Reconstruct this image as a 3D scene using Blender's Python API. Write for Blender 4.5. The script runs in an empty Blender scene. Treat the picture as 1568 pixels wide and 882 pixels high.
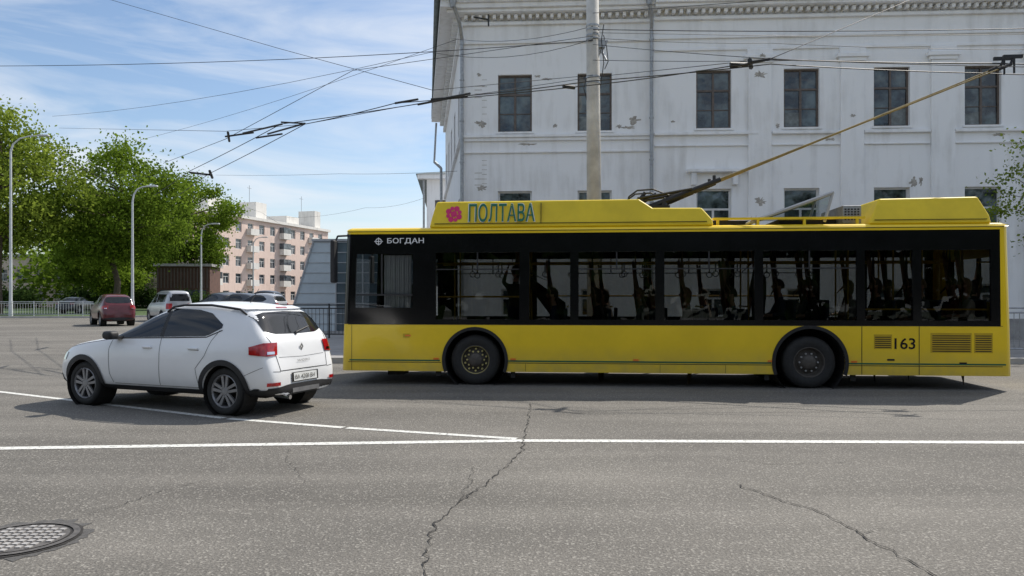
import bpy, bmesh, math, random
from mathutils import Vector, Matrix
from mathutils.bvhtree import BVHTree
random.seed(7)
S=bpy.context.scene
C=S.collection
R=math.radians
# ---------------------------------------------------------------- camera
EYE=1.58
cam=bpy.data.cameras.new("camera"); co=bpy.data.objects.new("camera",cam); C.objects.link(co)
co.location=(0,0,EYE); co.rotation_euler=(R(90),0,0)
cam.sensor_width=36; cam.lens=26.17; cam.shift_y=15/1568; cam.clip_end=4000; cam.clip_start=.05
S.camera=co
S.view_settings.view_transform='Standard'; S.view_settings.look='None'; S.view_settings.exposure=0
def P(px,py,D):
    "world point of a surveyed bearing (px,py) at its true distance D"
    return Vector(((px-784)/1140*D, D, EYE+(456-py)/1140*D))
# ---------------------------------------------------------------- light
SUN_EL=49; SUN_AZ=47
w=bpy.data.worlds.new("World"); S.world=w; w.use_nodes=True
nt=w.node_tree; nt.nodes.clear()
def N(nt,t,**k):
    n=nt.nodes.new(t)
    for a,b in k.items(): setattr(n,a,b)
    return n
out=N(nt,'ShaderNodeOutputWorld'); bg=N(nt,'ShaderNodeBackground'); sky=N(nt,'ShaderNodeTexSky')
sky.sky_type='NISHITA'; sky.sun_disc=False; sky.sun_elevation=R(SUN_EL); sky.sun_rotation=R(SUN_AZ)
sky.altitude=150; sky.air_density=1.05; sky.dust_density=1.0; sky.ozone_density=2.2
tc=N(nt,'ShaderNodeTexCoord'); mp=N(nt,'ShaderNodeMapping'); mp.inputs['Scale'].default_value=(1.5,2.0,9.0); mp.inputs['Rotation'].default_value=(R(8),R(20),R(15))
no=N(nt,'ShaderNodeTexNoise'); no.inputs['Scale'].default_value=1.5; no.inputs['Detail'].default_value=9; no.inputs['Roughness'].default_value=.56; no.inputs['Distortion'].default_value=.7
rp=N(nt,'ShaderNodeValToRGB'); rp.color_ramp.elements[0].position=.36; rp.color_ramp.elements[0].color=(.0,.0,.0,1); rp.color_ramp.elements[1].position=.68; rp.color_ramp.elements[1].color=(.9,.9,.9,1)
mx=N(nt,'ShaderNodeMix',data_type='RGBA'); mx.inputs[7].default_value=(5.9,6.15,6.5,1)
L=nt.links.new
L(tc.outputs['Generated'],mp.inputs['Vector']); L(mp.outputs[0],no.inputs['Vector']); L(no.outputs['Fac'],rp.inputs[0])
L(rp.outputs[0],mx.inputs[0]); L(sky.outputs[0],mx.inputs[6]); L(mx.outputs[2],bg.inputs['Color']); L(bg.outputs[0],out.inputs[0])
bg.inputs['Strength'].default_value=.15
sl=bpy.data.lights.new("sun",'SUN'); sl.energy=5; sl.angle=R(.5); sl.color=(1,.94,.85)
so=bpy.data.objects.new("sun",sl); C.objects.link(so)
d=Vector((-math.sin(R(SUN_AZ))*math.cos(R(SUN_EL)),-math.cos(R(SUN_AZ))*math.cos(R(SUN_EL)),-math.sin(R(SUN_EL))))
so.rotation_euler=d.to_track_quat('-Z','Y').to_euler(); so.location=(20,20,30)
# ---------------------------------------------------------------- materials
def mat(name,col,rough=.6,metal=0,var=.12,scale=3,bump=0,bscale=40,coat=0,emit=None,spec=None):
    m=bpy.data.materials.new(name); m.use_nodes=True; t=m.node_tree; b=t.nodes['Principled BSDF']
    b.inputs['Roughness'].default_value=rough; b.inputs['Metallic'].default_value=metal
    if spec is not None: b.inputs['Specular IOR Level'].default_value=spec
    b.inputs['Coat Weight'].default_value=coat; b.inputs['Coat Roughness'].default_value=.06
    tc=N(t,'ShaderNodeTexCoord'); n=N(t,'ShaderNodeTexNoise'); n.inputs['Scale'].default_value=scale; n.inputs['Detail'].default_value=6; n.inputs['Roughness'].default_value=.6
    t.links.new(tc.outputs['Object'],n.inputs['Vector'])
    r=N(t,'ShaderNodeValToRGB'); r.color_ramp.elements[0].position=.3; r.color_ramp.elements[1].position=.7
    lo=[max(0,c*(1-var)) for c in col]; hi=[min(1,c*(1+var)) for c in col]
    r.color_ramp.elements[0].color=(*lo,1); r.color_ramp.elements[1].color=(*hi,1)
    t.links.new(n.outputs['Fac'],r.inputs[0]); t.links.new(r.outputs[0],b.inputs['Base Color'])
    if bump>0:
        n2=N(t,'ShaderNodeTexNoise'); n2.inputs['Scale'].default_value=bscale; n2.inputs['Detail'].default_value=5
        bp=N(t,'ShaderNodeBump'); bp.inputs['Strength'].default_value=bump; bp.inputs['Distance'].default_value=.02
        t.links.new(tc.outputs['Object'],n2.inputs['Vector']); t.links.new(n2.outputs['Fac'],bp.inputs['Height']); t.links.new(bp.outputs[0],b.inputs['Normal'])
    return m
def glassmat(name,tint,gl=.0):
    m=bpy.data.materials.new(name); m.use_nodes=True; t=m.node_tree; t.nodes.clear()
    o=N(t,'ShaderNodeOutputMaterial'); tr=N(t,'ShaderNodeBsdfTransparent'); g=N(t,'ShaderNodeBsdfGlossy'); mixn=N(t,'ShaderNodeMixShader'); f=N(t,'ShaderNodeFresnel')
    f.inputs['IOR'].default_value=1.45; g.inputs['Roughness'].default_value=.01; g.inputs['Color'].default_value=(.9,.93,.95,1)
    tcn=N(t,'ShaderNodeTexCoord'); n=N(t,'ShaderNodeTexNoise'); n.inputs['Scale'].default_value=1.3
    r=N(t,'ShaderNodeValToRGB'); r.color_ramp.elements[0].color=(*[c*.82 for c in tint],1); r.color_ramp.elements[1].color=(*tint,1)
    t.links.new(tcn.outputs['Object'],n.inputs['Vector']); t.links.new(n.outputs['Fac'],r.inputs[0]); t.links.new(r.outputs[0],tr.inputs['Color'])
    a=N(t,'ShaderNodeMath',operation='ADD'); a.inputs[1].default_value=gl
    t.links.new(f.outputs[0],a.inputs[0]); t.links.new(a.outputs[0],mixn.inputs[0]); t.links.new(tr.outputs[0],mixn.inputs[1]); t.links.new(g.outputs[0],mixn.inputs[2]); t.links.new(mixn.outputs[0],o.inputs[0])
    return m
M={}
def dusty(m,dust,z0,z1,amt):
    "road dust on the lower part of a painted panel (object-space height)"
    t=m.node_tree; b=t.nodes['Principled BSDF']; lk=t.links.new
    src=b.inputs['Base Color'].links[0].from_socket
    tcn=N(t,'ShaderNodeTexCoord'); sp=N(t,'ShaderNodeSeparateXYZ'); lk(tcn.outputs['Object'],sp.inputs[0])
    mr=N(t,'ShaderNodeMapRange'); mr.inputs[1].default_value=z0; mr.inputs[2].default_value=z1; mr.inputs[3].default_value=amt; mr.inputs[4].default_value=0; lk(sp.outputs[2],mr.inputs[0])
    n=N(t,'ShaderNodeTexNoise'); n.inputs['Scale'].default_value=5; n.inputs['Detail'].default_value=8; lk(tcn.outputs['Object'],n.inputs[0])
    mu=N(t,'ShaderNodeMath',operation='MULTIPLY'); lk(mr.outputs[0],mu.inputs[0]); lk(n.outputs['Fac'],mu.inputs[1])
    mi=N(t,'ShaderNodeMix',data_type='RGBA'); lk(mu.outputs[0],mi.inputs[0]); lk(src,mi.inputs[6]); mi.inputs[7].default_value=(*dust,1); lk(mi.outputs[2],b.inputs['Base Color'])
    return m
M['yellow']=dusty(mat('bus_yellow_paint',(.90,.62,.010),.35,var=.07,scale=1.2,coat=.25),(.30,.25,.14),.25,.75,.7)
M['yellow2']=mat('roof_yellow_paint',(.86,.63,.02),.5,var=.10,scale=2)
M['black']=mat('gloss_black_panel',(.006,.006,.007),.16,var=.3,spec=.35)
M['rub']=mat('black_rubber',(.018,.018,.018),.75,var=.3,scale=12,bump=.1)
M['plast']=mat('black_plastic',(.020,.020,.022),.6,var=.25,scale=8,bump=.08)
M['dark']=mat('dark_underbody',(.012,.011,.010),.85,var=.4,scale=6)
M['green']=mat('green_stripe_paint',(.02,.13,.06),.4)
M['teal']=mat('teal_letter_paint',(.008,.16,.09),.5)
M['pink']=mat('magenta_flower_paint',(.70,.02,.16),.5)
M['white']=mat('white_marking_paint',(.8,.8,.8),.5)
M['wire']=mat('wire_black',(.015,.015,.016),.5)
M['steel']=mat('galvanised_steel',(.35,.36,.37),.45,metal=.6,var=.25,scale=10)
M['ochre']=mat('trolley_pole_ochre',(.26,.19,.06),.55,var=.35,scale=5)
M['rim']=mat('wheel_rim_grey',(.28,.28,.29),.38,metal=.5,var=.2,scale=9)
M['brim']=mat('bus_wheel_steel',(.09,.08,.07),.6,metal=.3,var=.35,scale=9)
M['yrim']=mat('wheel_nut_ring',(.48,.42,.16),.55,var=.3)
M['orange']=mat('orange_reflector',(.8,.2,.02),.3)
M['int']=mat('bus_interior_grey',(.10,.105,.11),.8)
M['curt']=mat('cab_curtain_grey',(.42,.43,.44),.8)
M['seat']=mat('bus_seat_blue',(.025,.035,.07),.8,var=.3,scale=20)
M['rail']=mat('handrail_yellow',(.60,.38,.03),.4)
M['busglass']=glassmat('bus_tinted_glass',(.42,.42,.40))
M['cabglass']=glassmat('cab_glass',(.72,.74,.74))
M['carglass']=mat('car_glass_dark',(.012,.014,.016),.04,var=.4,scale=1.5,spec=.6)
M['hatchglass']=glassmat('hatch_glass',(.75,.8,.82),.25)
M['carwhite']=dusty(mat('car_white_paint',(.87,.88,.89),.28,var=.03,scale=.8,coat=.5),(.36,.34,.31),.25,.65,.4)
M['carred']=mat('car_dark_red_paint',(.10,.008,.014),.3,var=.1,coat=.6)
M['carsilver']=mat('car_silver_paint',(.45,.46,.48),.3,metal=.4,var=.06,coat=.6)
M['cardark']=mat('car_dark_paint',(.03,.035,.045),.3,var=.1,coat=.7)
M['seam']=mat('panel_gap_black',(.012,.012,.012),.8)
M['redl']=mat('tail_lamp_red',(.38,.010,.012),.12,var=.45,scale=14,coat=.8)
M['plate']=mat('number_plate_white',(.75,.76,.74),.4)
M['chrome']=mat('chrome',(.7,.7,.72),.12,metal=1,var=.05)
M['concrete']=mat('pole_concrete',(.52,.50,.46),.85,var=.22,scale=2.5,bump=.25,bscale=25)
M['plinth']=mat('grey_plinth',(.34,.33,.32),.85,var=.2,bump=.2)
M['roofm']=mat('sheet_metal_roof',(.22,.25,.24),.5,metal=.4,var=.25)
M['wood']=mat('brown_window_frame',(.12,.095,.08),.6,var=.3,scale=8)
M['wframe']=mat('white_window_frame',(.68,.68,.67),.5)
M['bark']=mat('tree_bark',(.09,.07,.05),.9,var=.35,scale=6,bump=.6,bscale=12)
M['lamp']=mat('lamp_post_grey',(.55,.57,.58),.5,var=.1)
M['peel']=mat('bare_render',(.40,.37,.33),.9,var=.35,scale=9,bump=.4)
M['crack']=mat('asphalt_crack',(.030,.028,.026),.95,var=.4,scale=20)
M['patchm']=mat('asphalt_patch',(.085,.082,.078),.9,var=.3,scale=30,bump=.5,bscale=60)
M['iron']=mat('cast_iron',(.12,.11,.10),.6,metal=.3,var=.4,scale=14,bump=.3)
M['kerb']=mat('kerb_stone',(.42,.41,.39),.85,var=.18,scale=2,bump=.2)
M['pave']=mat('pavement_slabs',(.28,.27,.26),.9,var=.2,scale=1.5,bump=.2)
M['skin']=mat('skin',(.46,.27,.19),.55)
M['hair']=mat('hair_brown',(.035,.022,.015),.7,var=.4,scale=40)
M['hair2']=mat('hair_fair',(.22,.14,.07),.7,var=.4,scale=40)
M['jeans']=mat('dark_trousers',(.025,.03,.05),.85)
def window_glass(name,c1,c2):
    m=mat(name,c1,.06,var=0,coat=.3,spec=.6); t=m.node_tree
    r=[n for n in t.nodes if n.type=='VALTORGB'][0]; r.color_ramp.elements[0].color=(*c1,1); r.color_ramp.elements[1].color=(*c2,1)
    r.color_ramp.elements[0].position=.42; r.color_ramp.elements[1].position=.62
    n=[n for n in t.nodes if n.type=='TEX_NOISE'][0]; n.inputs['Scale'].default_value=1.3
    n2=N(t,'ShaderNodeTexNoise'); n2.inputs['Scale'].default_value=1.2; tcn=[x for x in t.nodes if x.type=='TEX_COORD'][0]; t.links.new(tcn.outputs['Object'],n2.inputs[0])
    bp=N(t,'ShaderNodeBump'); bp.inputs['Strength'].default_value=.3; bp.inputs['Distance'].default_value=.1; t.links.new(n2.outputs['Fac'],bp.inputs['Height']); t.links.new(bp.outputs[0],t.nodes['Principled BSDF'].inputs['Normal']); t.links.new(bp.outputs[0],t.nodes['Principled BSDF'].inputs['Coat Normal'])
    return m
M['wglass']=window_glass('window_glass_old',(.014,.018,.022),(.11,.145,.15))
M['wglass2']=window_glass('window_glass_far',(.03,.04,.05),(.14,.16,.18))
def plaster(name,base,dirt,amt=.5):
    m=bpy.data.materials.new(name); m.use_nodes=True; t=m.node_tree; b=t.nodes['Principled BSDF']; b.inputs['Roughness'].default_value=.9
    tcn=N(t,'ShaderNodeTexCoord')
    n1=N(t,'ShaderNodeTexNoise'); n1.inputs['Scale'].default_value=.45; n1.inputs['Detail'].default_value=8; n1.inputs['Roughness'].default_value=.62
    mp=N(t,'ShaderNodeMapping'); mp.inputs['Scale'].default_value=(2.2,2.2,.3)
    n2=N(t,'ShaderNodeTexNoise'); n2.inputs['Scale'].default_value=1.6; n2.inputs['Detail'].default_value=7
    n3=N(t,'ShaderNodeTexNoise'); n3.inputs['Scale'].default_value=30; n3.inputs['Detail'].default_value=4
    t.links.new(tcn.outputs['Object'],n1.inputs['Vector']); t.links.new(tcn.outputs['Object'],mp.inputs[0]); t.links.new(mp.outputs[0],n2.inputs['Vector']); t.links.new(tcn.outputs['Object'],n3.inputs['Vector'])
    mu=N(t,'ShaderNodeMath',operation='MULTIPLY'); t.links.new(n1.outputs['Fac'],mu.inputs[0]); t.links.new(n2.outputs['Fac'],mu.inputs[1])
    r=N(t,'ShaderNodeValToRGB'); r.color_ramp.elements[0].position=.24; r.color_ramp.elements[0].color=(*base,1); r.color_ramp.elements[1].position=.52; r.color_ramp.elements[1].color=(*dirt,1)
    t.links.new(mu.outputs[0],r.inputs[0]); t.links.new(r.outputs[0],b.inputs['Base Color'])
    bp=N(t,'ShaderNodeBump'); bp.inputs['Strength'].default_value=.2; bp.inputs['Distance'].default_value=.02; t.links.new(n3.outputs['Fac'],bp.inputs['Height']); t.links.new(bp.outputs[0],b.inputs['Normal'])
    return m
M['plaster']=plaster('white_plaster',(.88,.88,.88),(.62,.61,.59))
M['trim']=plaster('white_trim',(.88,.88,.88),(.64,.63,.61))
M['pinkwall']=plaster('pale_pink_render',(.70,.55,.48),(.54,.41,.35))
M['cream']=plaster('cream_render',(.72,.70,.66),(.50,.48,.44))
M['brown']=mat('brown_cladding',(.10,.05,.035),.7,var=.3,scale=2)
def asphalt():
    m=bpy.data.materials.new('asphalt'); m.use_nodes=True; t=m.node_tree; b=t.nodes['Principled BSDF']; b.inputs['Roughness'].default_value=.88; b.inputs['Specular IOR Level'].default_value=.35
    tcn=N(t,'ShaderNodeTexCoord'); lk=t.links.new
    n1=N(t,'ShaderNodeTexNoise'); n1.inputs['Scale'].default_value=.22; n1.inputs['Detail'].default_value=9; n1.inputs['Roughness'].default_value=.65
    mp=N(t,'ShaderNodeMapping'); mp.inputs['Scale'].default_value=(.14,1.3,1)
    n2=N(t,'ShaderNodeTexNoise'); n2.inputs['Scale'].default_value=1.1; n2.inputs['Detail'].default_value=6
    v=N(t,'ShaderNodeTexVoronoi'); v.inputs['Scale'].default_value=75
    n3=N(t,'ShaderNodeTexNoise'); n3.inputs['Scale'].default_value=60; n3.inputs['Detail'].default_value=6; n3.inputs['Roughness'].default_value=.75
    for x in (n1,v,n3): lk(tcn.outputs['Object'],x.inputs['Vector'])
    lk(tcn.outputs['Object'],mp.inputs[0]); lk(mp.outputs[0],n2.inputs['Vector'])
    r1=N(t,'ShaderNodeValToRGB'); r1.color_ramp.elements[0].position=.32; r1.color_ramp.elements[0].color=(.116,.110,.101,1); r1.color_ramp.elements[1].position=.68; r1.color_ramp.elements[1].color=(.182,.172,.156,1)
    lk(n1.outputs['Fac'],r1.inputs[0])
    r2=N(t,'ShaderNodeValToRGB'); r2.color_ramp.elements[0].position=.3; r2.color_ramp.elements[0].color=(.74,.74,.74,1); r2.color_ramp.elements[1].position=.7; r2.color_ramp.elements[1].color=(1.1,1.1,1.1,1)
    lk(n2.outputs['Fac'],r2.inputs[0])
    m1=N(t,'ShaderNodeMix',data_type='RGBA',blend_type='MULTIPLY'); m1.inputs[0].default_value=1; lk(r1.outputs[0],m1.inputs[6]); lk(r2.outputs[0],m1.inputs[7])
    r3=N(t,'ShaderNodeValToRGB'); r3.color_ramp.elements[0].position=.35; r3.color_ramp.elements[0].color=(.45,.45,.45,1); r3.color_ramp.elements[1].position=.66; r3.color_ramp.elements[1].color=(1.75,1.72,1.65,1)
    lk(n3.outputs['Fac'],r3.inputs[0])
    m2=N(t,'ShaderNodeMix',data_type='RGBA',blend_type='MULTIPLY'); m2.inputs[0].default_value=.85; lk(m1.outputs[2],m2.inputs[6]); lk(r3.outputs[0],m2.inputs[7])
    sep=N(t,'ShaderNodeSeparateColor'); lk(v.outputs['Color'],sep.inputs[0]); gt=N(t,'ShaderNodeMath',operation='GREATER_THAN'); gt.inputs[1].default_value=.90; lk(sep.outputs[0],gt.inputs[0])
    mu=N(t,'ShaderNodeMath',operation='MULTIPLY'); mu.inputs[1].default_value=.5; lk(gt.outputs[0],mu.inputs[0])
    m3=N(t,'ShaderNodeMix',data_type='RGBA'); lk(mu.outputs[0],m3.inputs[0]); lk(m2.outputs[2],m3.inputs[6]); m3.inputs[7].default_value=(.38,.36,.32,1)
    lk(m3.outputs[2],b.inputs['Base Color'])
    ad=N(t,'ShaderNodeMath',operation='ADD'); lk(n3.outputs['Fac'],ad.inputs[0]); lk(v.outputs['Distance'],ad.inputs[1])
    bp=N(t,'ShaderNodeBump'); bp.inputs['Strength'].default_value=.6; bp.inputs['Distance'].default_value=.008; lk(ad.outputs[0],bp.inputs['Height']); lk(bp.outputs[0],b.inputs['Normal'])
    return m
M['asphalt']=asphalt()
def wornpaint():
    m=mat('worn_road_paint',(.62,.62,.59),.75,var=.1); t=m.node_tree; lk=t.links.new
    b=t.nodes['Principled BSDF']; n=N(t,'ShaderNodeTexNoise'); n.inputs['Scale'].default_value=22; n.inputs['Detail'].default_value=7; n.inputs['Roughness'].default_value=.7
    tcn=[x for x in t.nodes if x.type=='TEX_COORD'][0]; lk(tcn.outputs['Object'],n.inputs[0])
    r=N(t,'ShaderNodeValToRGB'); r.color_ramp.elements[0].position=.36; r.color_ramp.elements[0].color=(.15,.145,.14,1); r.color_ramp.elements[1].position=.48; r.color_ramp.elements[1].color=(.66,.66,.62,1)
    lk(n.outputs['Fac'],r.inputs[0]); lk(r.outputs[0],b.inputs['Base Color']); return m
M['paint']=wornpaint()
M['grass']=mat('grass',(.06,.10,.03),.9,var=.4,scale=.8,bump=.5,bscale=8)
M['ground']=mat('ground_earth',(.11,.12,.08),.9,var=.3,scale=.2)
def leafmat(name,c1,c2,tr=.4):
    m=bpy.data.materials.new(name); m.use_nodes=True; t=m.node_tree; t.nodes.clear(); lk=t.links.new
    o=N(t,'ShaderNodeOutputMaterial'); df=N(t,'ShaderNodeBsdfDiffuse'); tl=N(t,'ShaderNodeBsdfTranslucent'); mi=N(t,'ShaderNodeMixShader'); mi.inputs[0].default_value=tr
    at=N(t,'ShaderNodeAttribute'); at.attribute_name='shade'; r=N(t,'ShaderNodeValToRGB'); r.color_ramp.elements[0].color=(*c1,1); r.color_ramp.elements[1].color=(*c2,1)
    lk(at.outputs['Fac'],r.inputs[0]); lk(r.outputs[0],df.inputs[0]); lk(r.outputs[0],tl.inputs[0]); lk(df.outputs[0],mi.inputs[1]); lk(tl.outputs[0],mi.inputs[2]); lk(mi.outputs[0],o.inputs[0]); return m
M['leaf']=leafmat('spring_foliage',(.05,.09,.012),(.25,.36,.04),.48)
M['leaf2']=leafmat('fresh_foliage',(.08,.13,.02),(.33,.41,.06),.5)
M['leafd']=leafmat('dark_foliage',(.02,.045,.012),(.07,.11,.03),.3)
# ---------------------------------------------------------------- builders
def empty(name,loc=(0,0,0),rz=0,parent=None):
    e=bpy.data.objects.new(name,None); C.objects.link(e); e.location=loc; e.rotation_euler=(0,0,rz); e.empty_display_size=.2
    if parent: e.parent=parent
    return e
def obj(name,me,m=None,parent=None,smooth=False):
    o=bpy.data.objects.new(name,me); C.objects.link(o)
    if m is not None and not me.materials: me.materials.append(m)
    if parent: o.parent=parent
    if smooth:
        for p in me.polygons: p.use_smooth=True
    return o
class Acc:
    def __init__(s): s.v=[]; s.f=[]
    def box(s,x0,x1,y0,y1,z0,z1):
        b=len(s.v); s.v+=[(x0,y0,z0),(x1,y0,z0),(x1,y1,z0),(x0,y1,z0),(x0,y0,z1),(x1,y0,z1),(x1,y1,z1),(x0,y1,z1)]
        s.f+=[(b,b+3,b+2,b+1),(b+4,b+5,b+6,b+7),(b,b+1,b+5,b+4),(b+1,b+2,b+6,b+5),(b+2,b+3,b+7,b+6),(b+3,b,b+4,b+7)]
    def face(s,pts):
        b=len(s.v); s.v+=[tuple(p) for p in pts]; s.f.append(tuple(range(b,b+len(pts))))
    def tube(s,p0,p1,r0,r1=None,n=10,caps=True):
        if r1 is None: r1=r0
        p0=Vector(p0); p1=Vector(p1); d=(p1-p0).normalized(); a=d.orthogonal().normalized(); c=d.cross(a); b=len(s.v)
        for p,r in ((p0,r0),(p1,r1)):
            for i in range(n):
                t=2*math.pi*i/n; s.v.append(tuple(p+a*math.cos(t)*r+c*math.sin(t)*r))
        for i in range(n): s.f.append((b+i,b+(i+1)%n,b+n+(i+1)%n,b+n+i))
        if caps: s.f.append(tuple(b+n-1-i for i in range(n))); s.f.append(tuple(b+n+i for i in range(n)))
    def path(s,pts,rs,n=8):
        for i in range(len(pts)-1): s.tube(pts[i],pts[i+1],rs[i],rs[i+1],n,True)
    def lathe(s,prof,cx=0,cy=0,cz=0,n=32,sgn=1,a0=0,a1=2*math.pi):
        b=len(s.v); m=len(prof); full=abs(a1-a0-2*math.pi)<1e-6; k=n if full else n+1
        for i in range(k):
            t=a0+(a1-a0)*i/n
            for (y,r) in prof: s.v.append((cx+r*math.cos(t),cy+y*sgn,cz+r*math.sin(t)))
        for i in range(n):
            j=(i+1)%k
            for q in range(m-1): s.f.append((b+i*m+q,b+j*m+q,b+j*m+q+1,b+i*m+q+1))
    def extr(s,pts,y0,y1):
        n=len(pts); b=len(s.v); s.v+=[(p[0],y0,p[1]) for p in pts]+[(p[0],y1,p[1]) for p in pts]
        s.f.append(tuple(range(b,b+n))); s.f.append(tuple(b+n+n-1-i for i in range(n)))
        for i in range(n): j=(i+1)%n; s.f.append((b+i,b+n+i,b+n+j,b+j))
    def build(s,name,m,parent=None,smooth=False,bevel=0,fix=True,seg=2):
        me=bpy.data.meshes.new(name); me.from_pydata(s.v,[],s.f); me.validate()
        if fix:
            bm=bmesh.new(); bm.from_mesh(me); bmesh.ops.recalc_face_normals(bm,faces=bm.faces); bm.to_mesh(me); bm.free()
        o=obj(name,me,m,parent,smooth)
        if bevel:
            bv=o.modifiers.new('bevel','BEVEL'); bv.width=bevel; bv.segments=seg; bv.limit_method='ANGLE'; bv.angle_limit=R(35)
        return o
def bake(o):
    dg=bpy.context.evaluated_depsgraph_get(); dg.update(); me=bpy.data.meshes.new_from_object(o.evaluated_get(dg)); o.modifiers.clear(); o.data=me; return o
def cut(o,cutter):
    md=o.modifiers.new('c','BOOLEAN'); md.operation='DIFFERENCE'; md.solver='EXACT'; md.object=cutter
    bake(o); bpy.data.objects.remove(cutter,do_unlink=True)
def text(s,name,m,parent,x,y,z,w,h,rot=(R(90),0,0),bold=0,ext=.003):
    cu=bpy.data.curves.new(name,'FONT'); cu.body=s; cu.size=1; cu.extrude=0; cu.offset=bold; cu.resolution_u=6
    o=bpy.data.objects.new(name,cu); C.objects.link(o); dg=bpy.context.evaluated_depsgraph_get(); dg.update()
    me=bpy.data.meshes.new_from_object(o.evaluated_get(dg)); bpy.data.objects.remove(o,do_unlink=True)
    xs=[v.co.x for v in me.vertices]; ys=[v.co.y for v in me.vertices]
    x0,x1,y0,y1=min(xs),max(xs),min(ys),max(ys)
    for v in me.vertices: v.co.x=(v.co.x-x0)/(x1-x0)*w; v.co.y=(v.co.y-y0)/(y1-y0)*h
    me.materials.clear(); o=obj(name,me,m,parent); o.location=(x,y,z); o.rotation_euler=rot; return o
# ================================================================ GROUND
a=Acc(); a.face([(-1500,-800,-.004),(1500,-800,-.004),(1500,2500,-.004),(-1500,2500,-.004)]); a.build('ground',M['ground'])
a=Acc(); a.face([(-140,-60,0),(90,-60,0),(90,190,0),(-140,190,0)]); a.build('road',M['asphalt'])
def slab(name,pts,z,m,par=None):
    n=len(pts); ac=Acc(); ac.v=[(p[0],p[1],0) for p in pts]+[(p[0],p[1],z) for p in pts]
    ac.f=[tuple(range(n,2*n))]+[(i,(i+1)%n,n+(i+1)%n,n+i) for i in range(n)]
    return ac.build(name,m,par)
def kerb(name,pts,z=.14,wd=.16,par=None):
    ac=Acc()
    for i in range(len(pts)-1):
        p=Vector((*pts[i],0)); q=Vector((*pts[i+1],0)); L_=(q-p).length; n=max(1,int(L_/1.0)); dr=(q-p).normalized(); nn=Vector((-dr.y,dr.x,0))*wd/2
        for k in range(n):
            s0=p+dr*(L_*k/n+.006); s1=p+dr*(L_*(k+1)/n-.006); b=len(ac.v)
            for zz in (0,z): ac.v+=[tuple(s0-nn+Vector((0,0,zz))),tuple(s1-nn+Vector((0,0,zz))),tuple(s1+nn+Vector((0,0,zz))),tuple(s0+nn+Vector((0,0,zz)))]
            ac.f+=[(b+4,b+5,b+6,b+7),(b,b+1,b+5,b+4),(b+1,b+2,b+6,b+5),(b+2,b+3,b+7,b+6),(b+3,b,b+4,b+7)]
    return ac.build(name,M['kerb'],par)
slab('pavement',[(-9.5,18.2),(60,17.2),(60,70),(-11,90)],.12,M['pave']); kerb('kerb',[(-9.6,18.1),(60,17.1)]); kerb('kerb',[(-9.6,18.1),(-11.1,90)])
slab('grass_verge',[(-120,60),(-33,58.5),(-29.6,61.5),(-40,105),(-60,170),(-120,170)],.12,M['grass']); kerb('kerb',[(-110,59.9),(-33,58.4),(-29.5,61.5),(-40,105)],wd=.3)
slab('pavement',[(-39.5,104),(-34,150),(-30,190),(-60,190)],.125,M['pave'])
slab('pavement',[(-90,-90),(90,-90),(90,-9),(-90,-9)],.12,M['pave']); kerb('kerb',[(-60,-8.9),(60,-8.9)])
def ribbon(pts,wd,z,name,m,par=None):
    ac=Acc()
    for i in range(len(pts)-1):
        p=Vector(pts[i]); q=Vector(pts[i+1]); dr=(q-p).normalized(); n=Vector((-dr.y,dr.x))*wd/2
        ac.face([(p.x-n.x,p.y-n.y,z),(q.x-n.x,q.y-n.y,z),(q.x+n.x,q.y+n.y,z),(p.x+n.x,p.y+n.y,z)])
    return ac.build(name,m,par)
rm=empty('road_markings')
ribbon([(-16,7.1),(-5.35,7.80),(.115,8.22)],.15,.004,'stop_line_west',M['paint'],rm)
ribbon([(.118,8.22),(5.58,8.12),(14,8.0)],.15,.004,'stop_line_east',M['paint'],rm)
ribbon([(-14,15.4),(-8.6,12.5),(-3.78,9.76)],.11,.004,'edge_line_a',M['paint'],rm)
ribbon([(-3.70,9.72),(-2.05,9.05)],.11,.004,'edge_line_b',M['paint'],rm)
ribbon([(-2.0,9.03),(.05,8.33)],.11,.004,'edge_line_c',M['paint'],rm)
def crack(pts,wd,seed):
    rnd=random.Random(seed); out=[]
    for i in range(len(pts)-1):
        p=Vector(pts[i]); q=Vector(pts[i+1]); n=max(2,int((q-p).length/.05)); pr=Vector((-(q-p).y,(q-p).x)).normalized()
        for k in range(n): out.append(p.lerp(q,k/n)+pr*rnd.uniform(-.024,.024))
    out.append(Vector(pts[-1])); b=len(ck.v)
    ws=[wd*rnd.uniform(.15,1.1) for _ in out]; ws[-1]=.001; ws[0]=.003
    for i,p in enumerate(out):
        d=(out[min(i+1,len(out)-1)]-out[max(0,i-1)]).normalized(); n=Vector((-d.y,d.x))*ws[i]/2
        ck.v+=[(p.x-n.x,p.y-n.y,.0085),(p.x+n.x,p.y+n.y,.0085)]
    for i in range(len(out)-1): ck.f.append((b+2*i,b+2*i+2,b+2*i+3,b+2*i+1))
ck=Acc()
def g(px,py): D=EYE*1140/(py-456); return ((px-784)/1140*D,D)
crack([g(648,900),g(652,850),g(665,805),g(700,770),g(745,742),g(775,715),g(800,690),g(808,650),g(812,618)],.014,1)
crack([g(1125,742),g(1200,768),g(1270,790),g(1320,820),g(1370,848),g(1440,890)],.013,2)
crack([g(130,790),g(190,772),g(250,752),g(320,735)],.008,3)
crack([g(700,770),g(720,740),g(726,715)],.006,4)
crack([g(1320,820),g(1350,812),g(1400,815)],.006,5)
crack([g(1090,700),g(1180,712),g(1300,708)],.006,6)
crack([g(445,688),g(440,705),g(470,740)],.006,7)
ck.build('asphalt_cracks',M['crack'],fix=False)
mh=empty('manhole_cover',(-3.22,4.86,0))
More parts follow.
